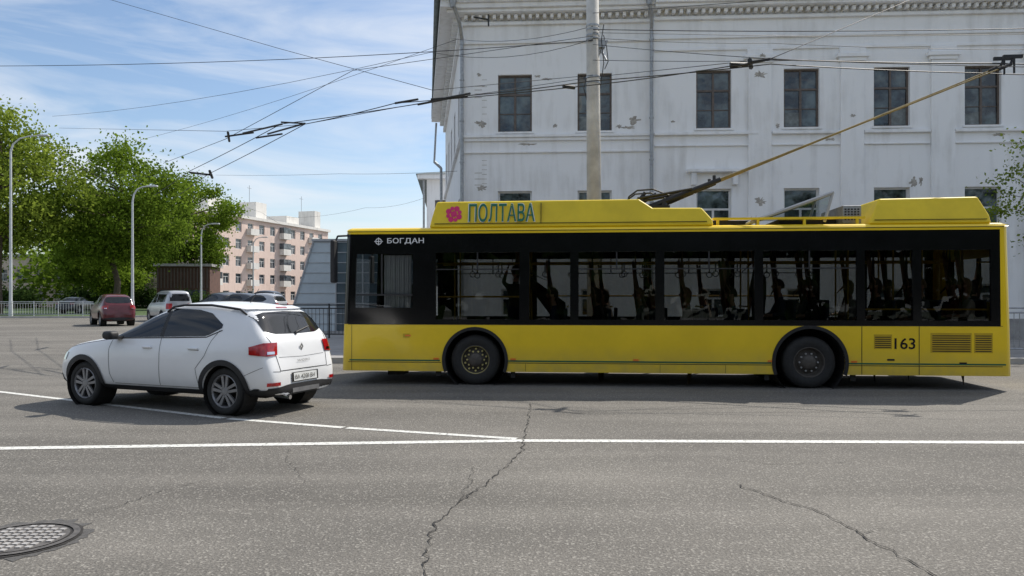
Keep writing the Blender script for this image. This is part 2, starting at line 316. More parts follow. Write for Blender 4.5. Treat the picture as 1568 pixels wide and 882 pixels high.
def disc(r0,r1,z,n=48,jit=0,seed=1):
    ac=Acc(); rnd=random.Random(seed)
    for i in range(n):
        t0=2*math.pi*i/n; ac.v.append((r0*math.cos(t0),r0*math.sin(t0),z)); rr=r1*(1+rnd.uniform(-jit,jit)); ac.v.append((rr*math.cos(t0),rr*math.sin(t0),z))
    for i in range(n): j=(i+1)%n; ac.f.append((2*i,2*i+1,2*j+1,2*j))
    return ac
disc(.001,.42,.003,jit=.14,seed=3).build('patched_rim',M['patchm'],mh,fix=False)
disc(.001,.37,.007,jit=.02,seed=4).build('rim_gap',M['crack'],mh,fix=False)
disc(.001,.29,.012).build('cover',M['iron'],mh,fix=False)
disc(.31,.35,.014).build('frame_ring',M['iron'],mh,fix=False)
a=Acc()
for i in range(-4,5):
    for j in range(-4,5):
        x=i*.06;y=j*.06
        if x*x+y*y<.26**2: a.box(x-.018,x+.018,y-.018,y+.018,.012,.018)
a.build('studs',M['plinth'],mh)
# ================================================================ BUS
bus=empty('trolleybus',(-3.137,13.65,0),-math.atan2(1.05,11.63)); BL=11.68; BW=2.5
XR=11.47
def rrect(x0,x1,y0,y1,r,n=5):
    pts=[]
    for cx,cy,a0 in ((x1-r,y1-r,0),(x0+r,y1-r,90),(x0+r,y0+r,180),(x1-r,y0+r,270)):
        for i in range(n+1): t=R(a0+90*i/n); pts.append((cx+r*math.cos(t),cy+r*math.sin(t)))
        if a0==0: pts.append((XR,y1))
        if a0==180: pts.append((XR,y0))
    return pts
def lean(o):
    for v in o.data.vertices:
        if v.co.x<.3: v.co.x+=(v.co.z-.25)/2.57*.08
        if v.co.x>BL-.2: v.co.x-=(v.co.z-.25)/2.57*.05
        if v.co.z>1.1:
            f=(v.co.z-1.1)/1.72*.03
            v.co.y+= f if v.co.y<BW/2 else -f
def shell(name,z0,z1,m,th=.05):
    o_=rrect(0,BL,0,BW,.13); i_=rrect(th,BL-th,th,BW-th,.09); n=len(o_); ac=Acc()
    ac.v=[(p[0],p[1],z0) for p in o_]+[(p[0],p[1],z1) for p in o_]+[(p[0],p[1],z0) for p in i_]+[(p[0],p[1],z1) for p in i_]
    for i in range(n):
        j=(i+1)%n; ac.f+=[(i,j,n+j,n+i),(2*n+j,2*n+i,3*n+i,3*n+j),(n+i,n+j,3*n+j,3*n+i),(j,i,2*n+i,2*n+j)]
    return ac.build(name,m,bus)
FW,RW=2.478,8.337; WZ=.455
low=shell('lower_panels',.25,1.098,M['yellow'])
c=Acc(); 
for x,r in ((FW,.555),(RW,.60)): c.lathe([(-1,.0),(-1,r),(4,r),(4,0)],x,0,WZ,n=40)
cu=c.build('cutter',M['dark']); bmx=bmesh.new(); bmx.from_mesh(cu.data); bmesh.ops.remove_doubles(bmx,verts=bmx.verts,dist=1e-5); bmesh.ops.recalc_face_normals(bmx,faces=bmx.faces); bmx.to_mesh(cu.data); bmx.free(); cu.parent=bus
cut(low,cu); lean(low)
mid=shell('window_band',1.098,2.745,M['black'])
wins=[(1.76,3.28),(3.46,4.19),(4.34,5.69),(5.85,7.40),(7.55,9.12),(9.26,10.05),(10.19,11.32)]
c=Acc()
for x0,x1 in wins:
    c.box(x0,x1,-.3,.3,1.19,2.40); c.box(x0,x1,BW-.3,BW+.3,1.19,2.40)
c.box(.22,1.33,-.3,.3,1.40,2.38); c.box(.30,1.33,BW-.3,BW+.3,1.2,2.40)
c.box(-.4,.2,.22,BW-.22,1.2,2.55); c.box(BL-.2,BL+.4,.4,BW-.4,1.5,2.3)
cu=c.build('cutter',M['dark'],bus); cut(mid,cu)
mid.data.materials.clear(); mid.data.materials.append(M['black']); mid.data.materials.append(M['yellow'])
for p in mid.data.polygons:
    p.material_index=1 if p.center.x>XR+.01 else 0
lean(mid)
top=shell('cant_rail',2.745,2.80,M['yellow']); lean(top)
a=Acc()
prof=[(0,2.80),(.03,2.835),(.12,2.865),(.4,2.885),(1.25,2.90),(2.1,2.885),(2.38,2.865),(2.47,2.835),(2.5,2.80)]
st=[(.10,.02),(.16,0),(BL-.14,0),(BL-.07,.02)]
for x,dz in st:
    for y,z in prof: a.v.append((x,y*.976+.03,z-dz*(z>2.81)))
m_=len(prof)
for i in range(len(st)-1):
    for j in range(m_-1): a.f.append((i*m_+j,(i+1)*m_+j,(i+1)*m_+j+1,i*m_+j+1))
a.f.append(tuple(range(m_))); a.f.append(tuple((len(st)-1)*m_+j for j in range(m_)))
a.build('roof',M['yellow'],bus)
a=Acc(); a.box(.12,BL-.14,.024,.034,2.786,2.796); a.build('gutter_seam',M['seam'],bus)
a=Acc(); a.box(.1,BL-.1,.06,BW-.06,2.70,2.76); a.build('ceiling',M['int'],bus)
a=Acc()
for x0,x1 in wins:
    for y in (.035,BW-.035): a.face([(x0-.02,y+(.012 if y<1 else -.012),1.17),(x1+.02,y+(.012 if y<1 else -.012),1.17),(x1+.02,y+(.022 if y<1 else -.022),2.42),(x0-.02,y+(.022 if y<1 else -.022),2.42)])
a.build('side_glass',M['busglass'],bus,fix=False)
a=Acc(); a.face([(.2,.045,1.38),(1.35,.045,1.38),(1.35,.055,2.4),(.2,.055,2.4)]); a.face([(.2,BW-.045,1.2),(1.35,BW-.045,1.2),(1.35,BW-.055,2.4),(.2,BW-.055,2.4)]); a.face([(.055,.2,1.2),(.055,BW-.2,1.2),(.085,BW-.2,2.56),(.085,.2,2.56)]); a.face([(BL-.07,.38,1.48),(BL-.07,BW-.38,1.48),(BL-.08,BW-.38,2.32),(BL-.08,.38,2.32)])
a.build('cab_glass',M['cabglass'],bus,fix=False)
a=Acc()
for x0,x1 in wins:
    w_=x1-x0
    for y in (.03,BW-.05):
        if w_>1.2:
            a.box(x0,x1,y,y+.022,2.085,2.105); a.box((x0+x1)/2-.012,(x0+x1)/2+.012,y,y+.022,2.107,2.40)
a.box(.22,1.33,.028,.05,1.62,1.65); a.box(.74,.77,.028,.05,1.652,2.38)
a.build('window_rails',M['plast'],bus)
# seams, stripe, reflectors, vents
a=Acc()
a.box(.20,.207,-.004,.01,.26,1.09)
for x in (9.195,10.14): a.box(x,x+.010,-.004,.01,.26,1.09)
for x in (3.39,5.77,6.9): a.box(x,x+.005,-.003,.01,.26,.40)
a.box(.14,1.86,-.003,.01,.405,.415); a.box(3.06,7.70,-.003,.01,.405,.415); a.box(8.96,11.5,-.003,.01,.405,.415); a.box(.14,11.5,-.003,.01,1.092,1.100)
for x0,x1,z0,z1,n in ((9.42,9.68,.72,.93,6),(10.36,10.98,.66,.96,8),(11.06,11.32,.66,.96,8)):
    for i in range(n):
        z=z0+(z1-z0)*i/n; a.box(x0,x1,-.003,.01,z,z+(z1-z0)/n*.42)
a.box(9.62,9.74,-.006,.01,.50,.53); a.box(10.8,10.92,-.006,.01,.45,.48)
a.build('panel_gaps_and_vents',M['seam'],bus)
M['ygr']=mat('vent_plate_yellow',(.55,.36,.01),.5)
a=Acc()
for x0,x1,z0,z1 in ((9.40,9.70,.70,.95),(10.33,11.0,.64,.98),(11.04,11.34,.64,.98)): a.box(x0,x1,-.0015,.01,z0,z1)
a.box(1.16,1.28,-.008,.01,.86,.93)
a.build('vent_plates',M['ygr'],bus)
a=Acc(); a.box(.16,1.84,-.005,.01,.432,.458); a.box(3.07,7.68,-.005,.01,.432,.458); a.box(8.98,11.55,-.005,.01,.432,.458); a.build('green_stripe',M['green'],bus)
a=Acc()
for x in (1.72,3.12,5.30,7.62,9.02,1.20): a.box(x,x+.10,-.010,.01,.462 if x!=1.2 else .88,.495 if x!=1.2 else .91)
a.build('side_reflectors',M['orange'],bus)
a=Acc()
for x,r in ((FW,.555),(RW,.60)):
    lo=-math.asin((WZ-.25)/r)
    for yy,sg in ((-.018,1),(BW+.018,-1)):
        a.lathe([(0,r-.012),(0,r+.045),(.03,r+.045),(.03,r-.012),(0,r-.012)],x,yy,WZ,n=36,sgn=sg,a0=lo,a1=math.pi-lo)
a.build('wheel_arch_lips',M['rub'],bus)
a=Acc()
for x,r in ((FW,.56),(RW,.605)):
    for yy,sg in ((.03,1),(BW-.03,-1)): a.lathe([(0,r),(.75,r),(.75,.001)],x,yy,WZ,n=28,sgn=sg)
a.build('wheel_wells',M['dark'],bus,fix=False)
a=Acc(); a.box(.2,BL-.2,.8,1.7,.24,.37)
for x0,x1 in ((.1,1.85),(3.1,7.68),(9.0,BL-.1)): a.box(x0,x1,.055,.799,.27,.37); a.box(x0,x1,1.701,BW-.055,.27,.37)
a.build('chassis',M['dark'],bus)
a=Acc(); a.box(.8,1.1,.3,.7,.15,.24); a.box(1.75,1.85,.06,.09,.16,.27); a.box(3.12,3.20,.06,.09,.14,.27); a.box(7.58,7.66,.06,.09,.14,.27); a.box(9.03,9.12,.06,.09,.14,.27); a.box(8.6,9.6,1.0,1.5,.2,.24); a.build('mud_flaps',M['rub'],bus)
def buswheel(name,x,y,sg,yel):
    e=empty(name,(x,y,WZ),0,bus); rr=.455
    a=Acc(); a.lathe([(.27,.27),(.27,.36),(.25,.43),(.20,rr),(.06,rr),(.02,.43),(0,.37),(.005,.30),(.02,.265)],n=40,sgn=sg); a.build('tyre',M['rub'],e,smooth=True,fix=False)
    a=Acc(); a.lathe([(.02,.268),(.012,.255),(.04,.245),(.10,.235),(.12,.19),(.07,.175),(.06,.13),(.02,.12),(.0,.10),(.0,.0)],n=36,sgn=sg); a.build('rim',M['brim'],e,smooth=True,fix=False)
    a=Acc()
    for i in range(10):
        t=2*math.pi*i/10; c0=Vector((.155*math.cos(t),.045*sg,.155*math.sin(t))); a.tube(c0,c0+Vector((0,.03*sg,0)),.018,n=6)
        if yel: c1=Vector((.20*math.cos(t+.3),.055*sg,.20*math.sin(t+.3))); a.tube(c1,c1+Vector((0,.06*sg,0)),.018,n=6)
    if yel: a.lathe([(.03,.258),(.018,.25),(.03,.242)],n=32,sgn=sg)
    a.build('wheel_nuts',M['yrim'] if yel else M['steel'],e)
    return e
buswheel('wheel_front_near',FW,.05,1,True); buswheel('wheel_rear_near',RW,.03,1,False)
buswheel('wheel_front_far',FW,BW-.05,-1,True); buswheel('wheel_rear_far',RW,BW-.03,-1,False)
buswheel('wheel_rear_inner',RW,.36,1,False)
def fairing(name,pts,y0,y1,ins=.10):
    n=len(pts); zb=min(p[1] for p in pts); zt=max(p[1] for p in pts); ac=Acc()
    for s_ in (0,1):
        for p in pts:
            k=(p[1]-zb)/(zt-zb)*ins; ac.v.append((p[0],y0+k if s_==0 else y1-k,p[1]))
    ac.f.append(tuple(range(n))); ac.f.append(tuple(2*n-1-i for i in range(n)))
    for i in range(n): j=(i+1)%n; ac.f.append((i,n+i,n+j,j))
    return ac.build(name,M['yellow2'],bus,bevel=.035,seg=3)
fairing('front_roof_fairing',[(1.62,2.86),(1.66,3.05),(1.74,3.345),(5.42,3.355),(5.66,3.19),(6.52,3.185),(6.70,2.97),(6.72,2.86)],.10,BW-.10)
fairing('rear_roof_fairing',[(9.36,2.86),(9.40,2.95),(9.56,3.31),(11.20,3.33),(11.36,3.0),(11.38,2.86)],.10,BW-.10)
a=Acc(); a.box(3.66,3.668,.10,.20,2.92,3.30); a.box(1.72,6.6,.09,.105,2.925,2.935); a.box(9.45,11.3,.09,.105,2.925,2.935); a.build('fairing_joints',M['seam'],bus)
a=Acc()
for y in (.25,2.15):
    a.box(6.73,9.35,y,y+.05,2.97,3.01)
    for x in (6.8,7.5,8.3,9.2): a.box(x,x+.04,y,y+.05,2.86,2.969)
a.build('roof_rack_rails',M['yellow2'],bus)
a=Acc(); a.box(6.8,7.5,.7,1.8,2.9,3.0); a.box(8.0,9.0,.7,1.7,2.89,3.02); a.build('roof_equipment',M['dark'],bus)
a=Acc(); a.box(9.02,9.34,.4,1.6,2.9,3.22); a.build('resistor_box',M['steel'],bus,bevel=.01)
a=Acc()
for i in range(5):
    for j in range(5): a.box(9.05+i*.055,9.08+i*.055,.392,.40,2.96+j*.045,2.985+j*.045)
a.build('resistor_grille',M['seam'],bus)
hx0,hz0,hx1,hz1=7.42,2.94,8.82,3.44
a=Acc()
for y in (.32,1.30): a.tube((hx0,y,hz0),(hx1,y,hz1),.032,n=6); a.tube((hx1,y,hz1),(hx1-.14,y,2.93),.026,n=6)
a.tube((hx0,.32,hz0),(hx0,1.3,hz0),.03,n=6); a.tube((hx1,.32,hz1),(hx1,1.3,hz1),.03,n=6)
a.build('hatch_frame',M['curt'],bus)
a=Acc(); a.face([(hx0,.33,hz0+.01),(hx1,.33,hz1+.01),(hx1,1.29,hz1+.01),(hx0,1.29,hz0+.01)]); a.face([(hx0+.1,.33,2.95),(hx1-.14,.33,2.95),(hx1-.01,.33,hz1-.02)]); a.build('hatch_glass',M['hatchglass'],bus,fix=False)
# trolley gear
a=Acc(); a.box(5.2,6.5,.75,1.75,3.17,3.22); a.build('collector_base',M['dark'],bus)
a=Acc(); b_=Acc(); h_=Acc()
for y,dx,dz in ((1.0,.0,.0),(1.5,.10,.12)):
    piv=Vector((5.95,y,3.40)); tip=Vector((12.02+dx,y-.1,5.76+dz)); dr=(tip-piv).normalized()
    a.tube(piv+Vector((0,0,-.2)),piv,.08,.06); a.tube(piv-dr*.45,piv+dr*.95,.065,.045)
    for k in (-.07,.07): a.tube(piv+Vector((-.5,k,.06)),piv+dr*.55+Vector((0,k,.03)),.022,n=6)
    a.tube(piv+Vector((-.55,-.09,-.08)),piv+Vector((-.15,.0,.16)),.02,n=6); a.tube(piv+Vector((-.6,0,-.15)),piv+Vector((-.35,0,.18)),.035,n=8); a.box(piv.x-.35,piv.x+.1,y-.12,y+.12,3.22,3.32)
    a.path([piv+Vector((-.68,0,-.1)),piv+Vector((-.66,0,.1)),piv+Vector((-.5,0,.22)),piv+Vector((-.2,0,.24)),piv+Vector((.1,0,.12))],[.016]*5,6)
    b_.tube(piv+dr*.95,tip,.024,.011,n=8); a.tube(piv+dr*.9,piv+dr*1.12,.05,.045); a.tube(piv+dr*1.0+Vector((0,0,-.03)),piv+dr*1.0+Vector((0,0,.12)),.03,n=6)
    h_.tube(tip-dr*.12,tip+dr*.12,.03); h_.tube(tip+dr*.1,tip+Vector((.16,0,.18)),.026,.026); h_.box(tip.x-.03,tip.x+.30,y-.125,y-.075,tip.z+.15,tip.z+.21); h_.tube(tip+Vector((.16,0,-.12)),tip+Vector((.16,0,.16)),.018)
a.build('collector_pivots',M['wire'],bus); b_.build('trolley_poles',M['ochre'],bus); h_.build('collector_shoes',M['wire'],bus)
# lettering
text('ПОЛТАВА','roof_lettering_outline',M['white'],bus,2.335,.0950,2.948,1.23,.365,rot=(R(90-11.5),0,0),bold=.02)
text('ПОЛТАВА','roof_lettering',M['teal'],bus,2.35,.0905,2.958,1.20,.345,rot=(R(90-11.5),0,0),bold=.012)
text('БОГДАН','maker_lettering',M['white'],bus,.86,.018,2.555,.68,.115,rot=(R(89),0,0),bold=.01)
a=Acc(); a.lathe([(0,.045),(0,.06),(.004,.06),(.004,.045),(0,.045)],.70,.015,2.61,n=20); a.box(.62,.78,.015,.019,2.603,2.617); a.box(.693,.707,.0152,.0188,2.54,2.68); a.build('maker_badge',M['white'],bus)
text('163','fleet_number',M['black'],bus,9.74,-.006,.70,.34,.19,bold=.012)
fl=Acc()
def yf(z): return .0915+(z-2.86)/.48*.10
for i in range(8):
    t=2*math.pi*i/8+.3; cx,cz=2.07+.11*math.cos(t),3.11+.11*math.sin(t)
    fl.face([(cx+(.052 if i%2 else .038)*math.cos(2*math.pi*k/12),yf(cz+.045*math.sin(2*math.pi*k/12)),cz+(.052 if i%2 else .038)*math.sin(2*math.pi*k/12)) for k in range(12)])
fl.build('flower_petals',M['pink'],bus,fix=False)
fl=Acc(); fl.face([(2.07+.06*math.cos(q*.6283),yf(3.11+.06*math.sin(q*.6283))-.003,3.11+.06*math.sin(q*.6283)) for q in range(10)]); fl.build('flower_centre',M['pink'],bus,fix=False)
a=Acc(); a.path([(.15,.02,2.72),(-.02,-.12,2.70),(-.08,-.2,2.5)],[.018]*3,6); a.path([(.15,BW,2.72),(-.15,BW+.2,2.68),(-.2,BW+.25,2.5)],[.018]*3,6); a.build('mirror_arms',M['plast'],bus)
a=Acc(); a.box(-.10,-.02,-.32,-.10,1.85,2.62); a.box(-.24,-.16,BW+.12,BW+.34,1.9,2.5); a.build('mirrors',M['plast'],bus,bevel=.03,seg=3)
a=Acc(); a.box(-.005,.02,.3,.6,.5,.65); a.box(-.005,.02,1.9,2.2,.5,.65); a.build('headlights',M['chrome'],bus); a=Acc(); a.box(BL-.01,BL+.006,.15,.3,.7,1.05); a.box(BL-.01,BL+.006,2.2,2.35,.7,1.05); a.build('tail_lights',M['redl'],bus)
# interior
FZ=.40; FR=.56
a=Acc(); a.box(1.45,1.86,.06,BW-.06,.371,FZ); a.box(1.861,3.09,.81,1.69,.371,FZ); a.box(3.091,7.6,.06,BW-.06,.371,FZ); a.box(9.05,BL-.1,.06,BW-.06,.371,FR); a.box(7.601,9.049,.81,1.69,.371,FR); a.build('floor',M['int'],bus)
seats=Acc(); seatpos=[]
def seat(x,y,fz):
    seats.box(x-.22,x+.20,y-.21,y+.21,fz+.38,fz+.44); seats.box(x+.17,x+.23,y-.21,y+.21,fz+.441,fz+.98); seats.box(x-.1,x+.1,y-.04,y+.04,fz,fz+.379); seatpos.append((x,y,fz+.44))
for x in (3.9,4.7,5.5,6.3,7.1):
    for y in (.36,.80): seat(x,y,FZ)
for x in (4.9,5.9,6.9): seat(x,2.14,FZ)
for x in (8.1,8.7):
    for y in (1.02,1.5): seat(x,y,FR)
for x in (9.6,10.35,11.1):
    for y in (.36,.80,1.7,2.14): seat(x,y,FR)
seats.build('seats',M['seat'],bus,bevel=.02)
a=Acc()
for x in (1.95,3.4,4.3,5.9,7.5,9.3,10.1,10.9):
    for y in (.95,1.62): a.tube((x,y,.6),(x,y,2.7),.017,n=8)
for y in (.95,1.62): a.tube((1.6,y,2.25),(11.3,y,2.25),.016,n=8)
for x in (3.9,4.7,5.5,6.3,7.1,9.6,10.35,11.1): a.tube((x+.24,.2,1.42),(x+.24,.98,1.42),.016,n=8)
a.tube((1.8,.10,1.60),(3.3,.10,1.60),.016,n=8); a.tube((3.5,BW-.10,1.62),(9.1,BW-.10,1.62),.016,n=8); a.tube((9.3,.10,1.38),(11.3,.10,1.38),.016,n=8)
a.build('handrails',M['rail'],bus)
a=Acc()
for x in (2.3,2.8,3.7,4.2,4.6,5.2,5.6,6.3,6.9,7.3,8,8.6):
    for y in (.95,1.62): a.box(x-.012,x+.012,y-.006,y+.006,2.08,2.24); a.lathe([(-.006,.045),(-.006,.06),(.006,.06),(.006,.045),(-.006,.045)],x,y,2.03,n=14)
a.build('hand_straps',M['curt'],bus)
a=Acc(); a.box(1.42,1.46,.06,1.5,.45,2.68); a.box(.25,.75,.1,2.35,.45,1.15); a.build('cab_partition',M['int'],bus)
a=Acc()
for i in range(12): a.tube((.80+i*.042,.13+.015*(i%2),1.36),(.80+i*.042,.13+.015*(i%2),2.36),.026,n=8)
a.build('cab_curtain',M['curt'],bus)
a=Acc(); a.box(1.0,1.3,.5,1.0,.75,.9); a.box(1.25,1.35,.5,1.0,.9,1.6); a.build('driver_seat',M['seat'],bus,bevel=.03)
# ---------------------------------------------------------------- people
def person_mesh(kind,shirt,hairm,seed,longhair=False):
    rnd=random.Random(seed); tw=rnd.uniform(-.06,.06)
    V=[((0,0,.10),(.15,.12)),((.03,0,.28),(.14,.105)),((.03,0,.45),(.15,.11)),((.02,0,.55),(.085,.075)),((0,0,.64),(.052,.052)),((-.01,0,.70),(.05,.05))]
    E=[(0,1),(1,2),(2,3),(3,4),(4,5)]
    def add(chain,root):
        last=root
        for p,r in chain: V.append((p,(r,r))); E.append((last,len(V)-1)); last=len(V)-1
        return last
    wr=[]
    for s_ in (1,-1):
        sit=kind=='sit'
        el=(-.05+tw*s_,.22*s_,.27); wt=(-.27,.13*s_,.20+abs(tw))
        if not sit and s_==-1: el=(-.14,.22*s_,.60); wt=(-.14,.14*s_,.84)
        if not sit and s_==1: el=(.02,.23*s_,.28); wt=(-.03,.24*s_,.03)
        add([((.02,.155*s_,.50),.060),(el,.045),(wt,.028)],2); wr.append((Vector(el),Vector(wt)))
        if sit: add([((-.05,.09*s_,.08),.09),((-.43,.10*s_,.08),.062),((-.43,.10*s_,-.34),.042),((-.58,.11*s_,-.385),.034)],0)
        else: add([((0,.09*s_,0),.095),((0,.10*s_,-.42),.062),((.02,.10*s_,-.80),.042),((-.14,.11*s_,-.855),.036)],0)
    def skin(V,E,lv,root=0):
        me=bpy.data.meshes.new('t'); me.from_pydata([v[0] for v in V],E,[]); o=bpy.data.objects.new('t',me); C.objects.link(o)
        o.modifiers.new('s','SKIN'); 
        for i,v in enumerate(V): me.skin_vertices[0].data[i].radius=v[1]
        me.skin_vertices[0].data[root].use_root=True
        sd=o.modifiers.new('d','SUBSURF'); sd.levels=lv; sd.render_levels=lv
        bake(o); m2=o.data; bpy.data.objects.remove(o,do_unlink=True); return m2
    bm=bmesh.new(); bm.from_mesh(skin(V,E,2))
    bm.faces.ensure_lookup_table()
    for f in bm.faces:
        c=f.calc_center_median()
        if c.z>.60 and abs(c.y)<.1: mi=0
        else:
            mi=2
            if c.z<.13 or (kind=='sit' and c.x<-.12 and c.z<.16): mi=3
        for el,wt in wr:
            if (c-wt).length<.12: mi=0
        f.material_index=mi; f.smooth=True
    def addmesh(me,mi):
        n0=len(bm.faces); bm.from_mesh(me); bm.faces.ensure_lookup_table()
        for f in bm.faces[n0:]: f.material_index=mi; f.smooth=True
    for (el,wt) in wr:
        d=(wt-el).normalized(); side=d.cross(Vector((0,0,1))).normalized(); up=side.cross(d)
        if side.length<.5: side=Vector((0,1,0)); up=side.cross(d)
        pc=wt+d*.05
        addmesh(skin([(tuple(wt-d*.01),(.026,.022)),(tuple(pc),(.038,.018)),(tuple(wt+d*.085),(.036,.016))],[(0,1),(1,2)],1),0)
        for k,(off,ln) in enumerate(((-.030,.060),(-.010,.072),(.010,.066),(.030,.052))):
            b0=wt+d*.075+side*off
            addmesh(skin([(tuple(b0),(.009,.009)),(tuple(b0+d*ln*.5-up*.006),(.0085,.0085)),(tuple(b0+d*ln*.85-up*.025),(.007,.007))],[(0,1),(1,2)],1),0)
        b0=wt+d*.03+side*(-.03); addmesh(skin([(tuple(b0),(.011,.011)),(tuple(b0-side*.028+d*.03),(.010,.010)),(tuple(b0-side*.032+d*.055-up*.01),(.008,.008))],[(0,1),(1,2)],1),0)
    n0=len(bm.verts); f0=len(bm.faces)
    bmesh.ops.create_uvsphere(bm,u_segments=20,v_segments=14,radius=1); bm.verts.ensure_lookup_table(); bm.faces.ensure_lookup_table()
    hc=Vector((-.02,0,.80))
    for v in bm.verts[n0:]:
        x,y,z=v.co; sx=.098; sy=.076; sz=.118
        if z<-.2: sy*=1-.28*(-z-.2); 
        nx=x*sx; 
        if z<-.3 and x>0: nx*=.7
        if x<-.8 and abs(y)<.3 and -.35<z<.1: nx-=.022*(1-abs(y)/.3)
        if x<-.75 and .02<z<.25 and .18<abs(y)<.55: nx+=.008
        if x<-.7 and z<-.75: nx-=.01
        v.co=Vector((nx,y*sy,z*sz))+hc
    for f in bm.faces[f0:]: f.material_index=0; f.smooth=True
    def ball(c,r,sc,mi):
        n0=len(bm.verts); f0=len(bm.faces); bmesh.ops.create_uvsphere(bm,u_segments=10,v_segments=8,radius=r); bm.verts.ensure_lookup_table(); bm.faces.ensure_lookup_table()
        for v in bm.verts[n0:]: v.co=Vector((v.co.x*sc[0],v.co.y*sc[1],v.co.z*sc[2]))+c
        for f in bm.faces[f0:]: f.material_index=mi; f.smooth=True
    for s_ in (1,-1):
        ball(hc+Vector((-.086,.030*s_,.012)),.011,(.6,1,.7),1); ball(hc+Vector((.008,.077*s_,-.005)),.026,(.7,.35,1.1),0)
    ball(hc+Vector((-.092,0,-.055)),.022,(.35,1,.3),4)
    n0=len(bm.verts); f0=len(bm.faces); bmesh.ops.create_uvsphere(bm,u_segments=22,v_segments=16,radius=1); bm.verts.ensure_lookup_table(); bm.faces.ensure_lookup_table()
    dele=[]
    for v in bm.verts[n0:]:
        x,y,z=v.co
        lim=.30 if x<-.45 else (-.15 if x<.1 else -.55)
        if longhair and x>-.2: lim=-1.1
        if z<lim: dele.append(v)
        j=1+rnd.uniform(-.03,.05)
        zz=z*.128*j
        if longhair and z<-.1: zz=z*.22
        v.co=Vector((x*.110*j+.006,y*.088*j,zz))+hc+Vector((0,0,.004))
    for f in bm.faces[f0:]: f.material_index=1; f.smooth=True
    bmesh.ops.delete(bm,geom=dele,context='VERTS')
    me=bpy.data.meshes.new('person')
    for m in (M['skin'],hairm,shirt,M['jeans'],M['redl']): me.materials.append(m)
    bm.to_mesh(me); bm.free()
    return me
sh=[mat('shirt_'+n,c,.85,var=.15,scale=15) for n,c in (('navy',(.03,.04,.09)),('pale',(.4,.38,.35)),('black',(.02,.02,.02)),('rust',(.20,.07,.05)),('grey',(.12,.13,.14)),('olive',(.06,.065,.04)))]
meshes=[person_mesh('sit',sh[0],M['hair'],1),person_mesh('sit',sh[1],M['hair2'],2,True),person_mesh('sit',sh[2],M['hair'],3,True),person_mesh('sit',sh[3],M['hair'],4),person_mesh('sit',sh[4],M['hair2'],5)]
stand=person_mesh('stand',sh[5],M['hair'],6)
pick=[(3.9,.36,0),(4.7,.80,2),(6.3,.36,1),(7.1,.80,4),(5.9,2.14,3),(6.9,2.14,0),(8.1,1.02,0),(8.7,1.02,2),(8.7,1.5,4),(9.6,.36,2),(9.6,1.7,1),(10.35,.36,4),(10.35,1.7,3),(11.1,.36,1),(11.1,.80,3),(11.1,2.14,2),(4.9,2.14,2),(5.5,.80,4),(7.1,.36,0),(10.35,.80,2)]
for x,y,k in pick:
    fz=[p for p in seatpos if abs(p[0]-x)<.01 and abs(p[1]-y)<.01][0][2]
    o=obj('passenger_seated',meshes[k],None,bus); o.location=(x-.02,y,fz); o.rotation_euler=(0,0,random.uniform(-.12,.12)); s_=random.uniform(.95,1.03); o.scale=(s_,s_,1)
for x,y,rz in ((3.1,1.4,R(-70)),(7.75,1.25,R(15))):
    o=obj('passenger_standing',stand,None,bus); o.location=(x,y,(FZ if x<5 else FR)+.893); o.rotation_euler=(0,0,rz)
o=obj('driver_person',meshes[0],None,bus); o.location=(1.15,.75,.90)
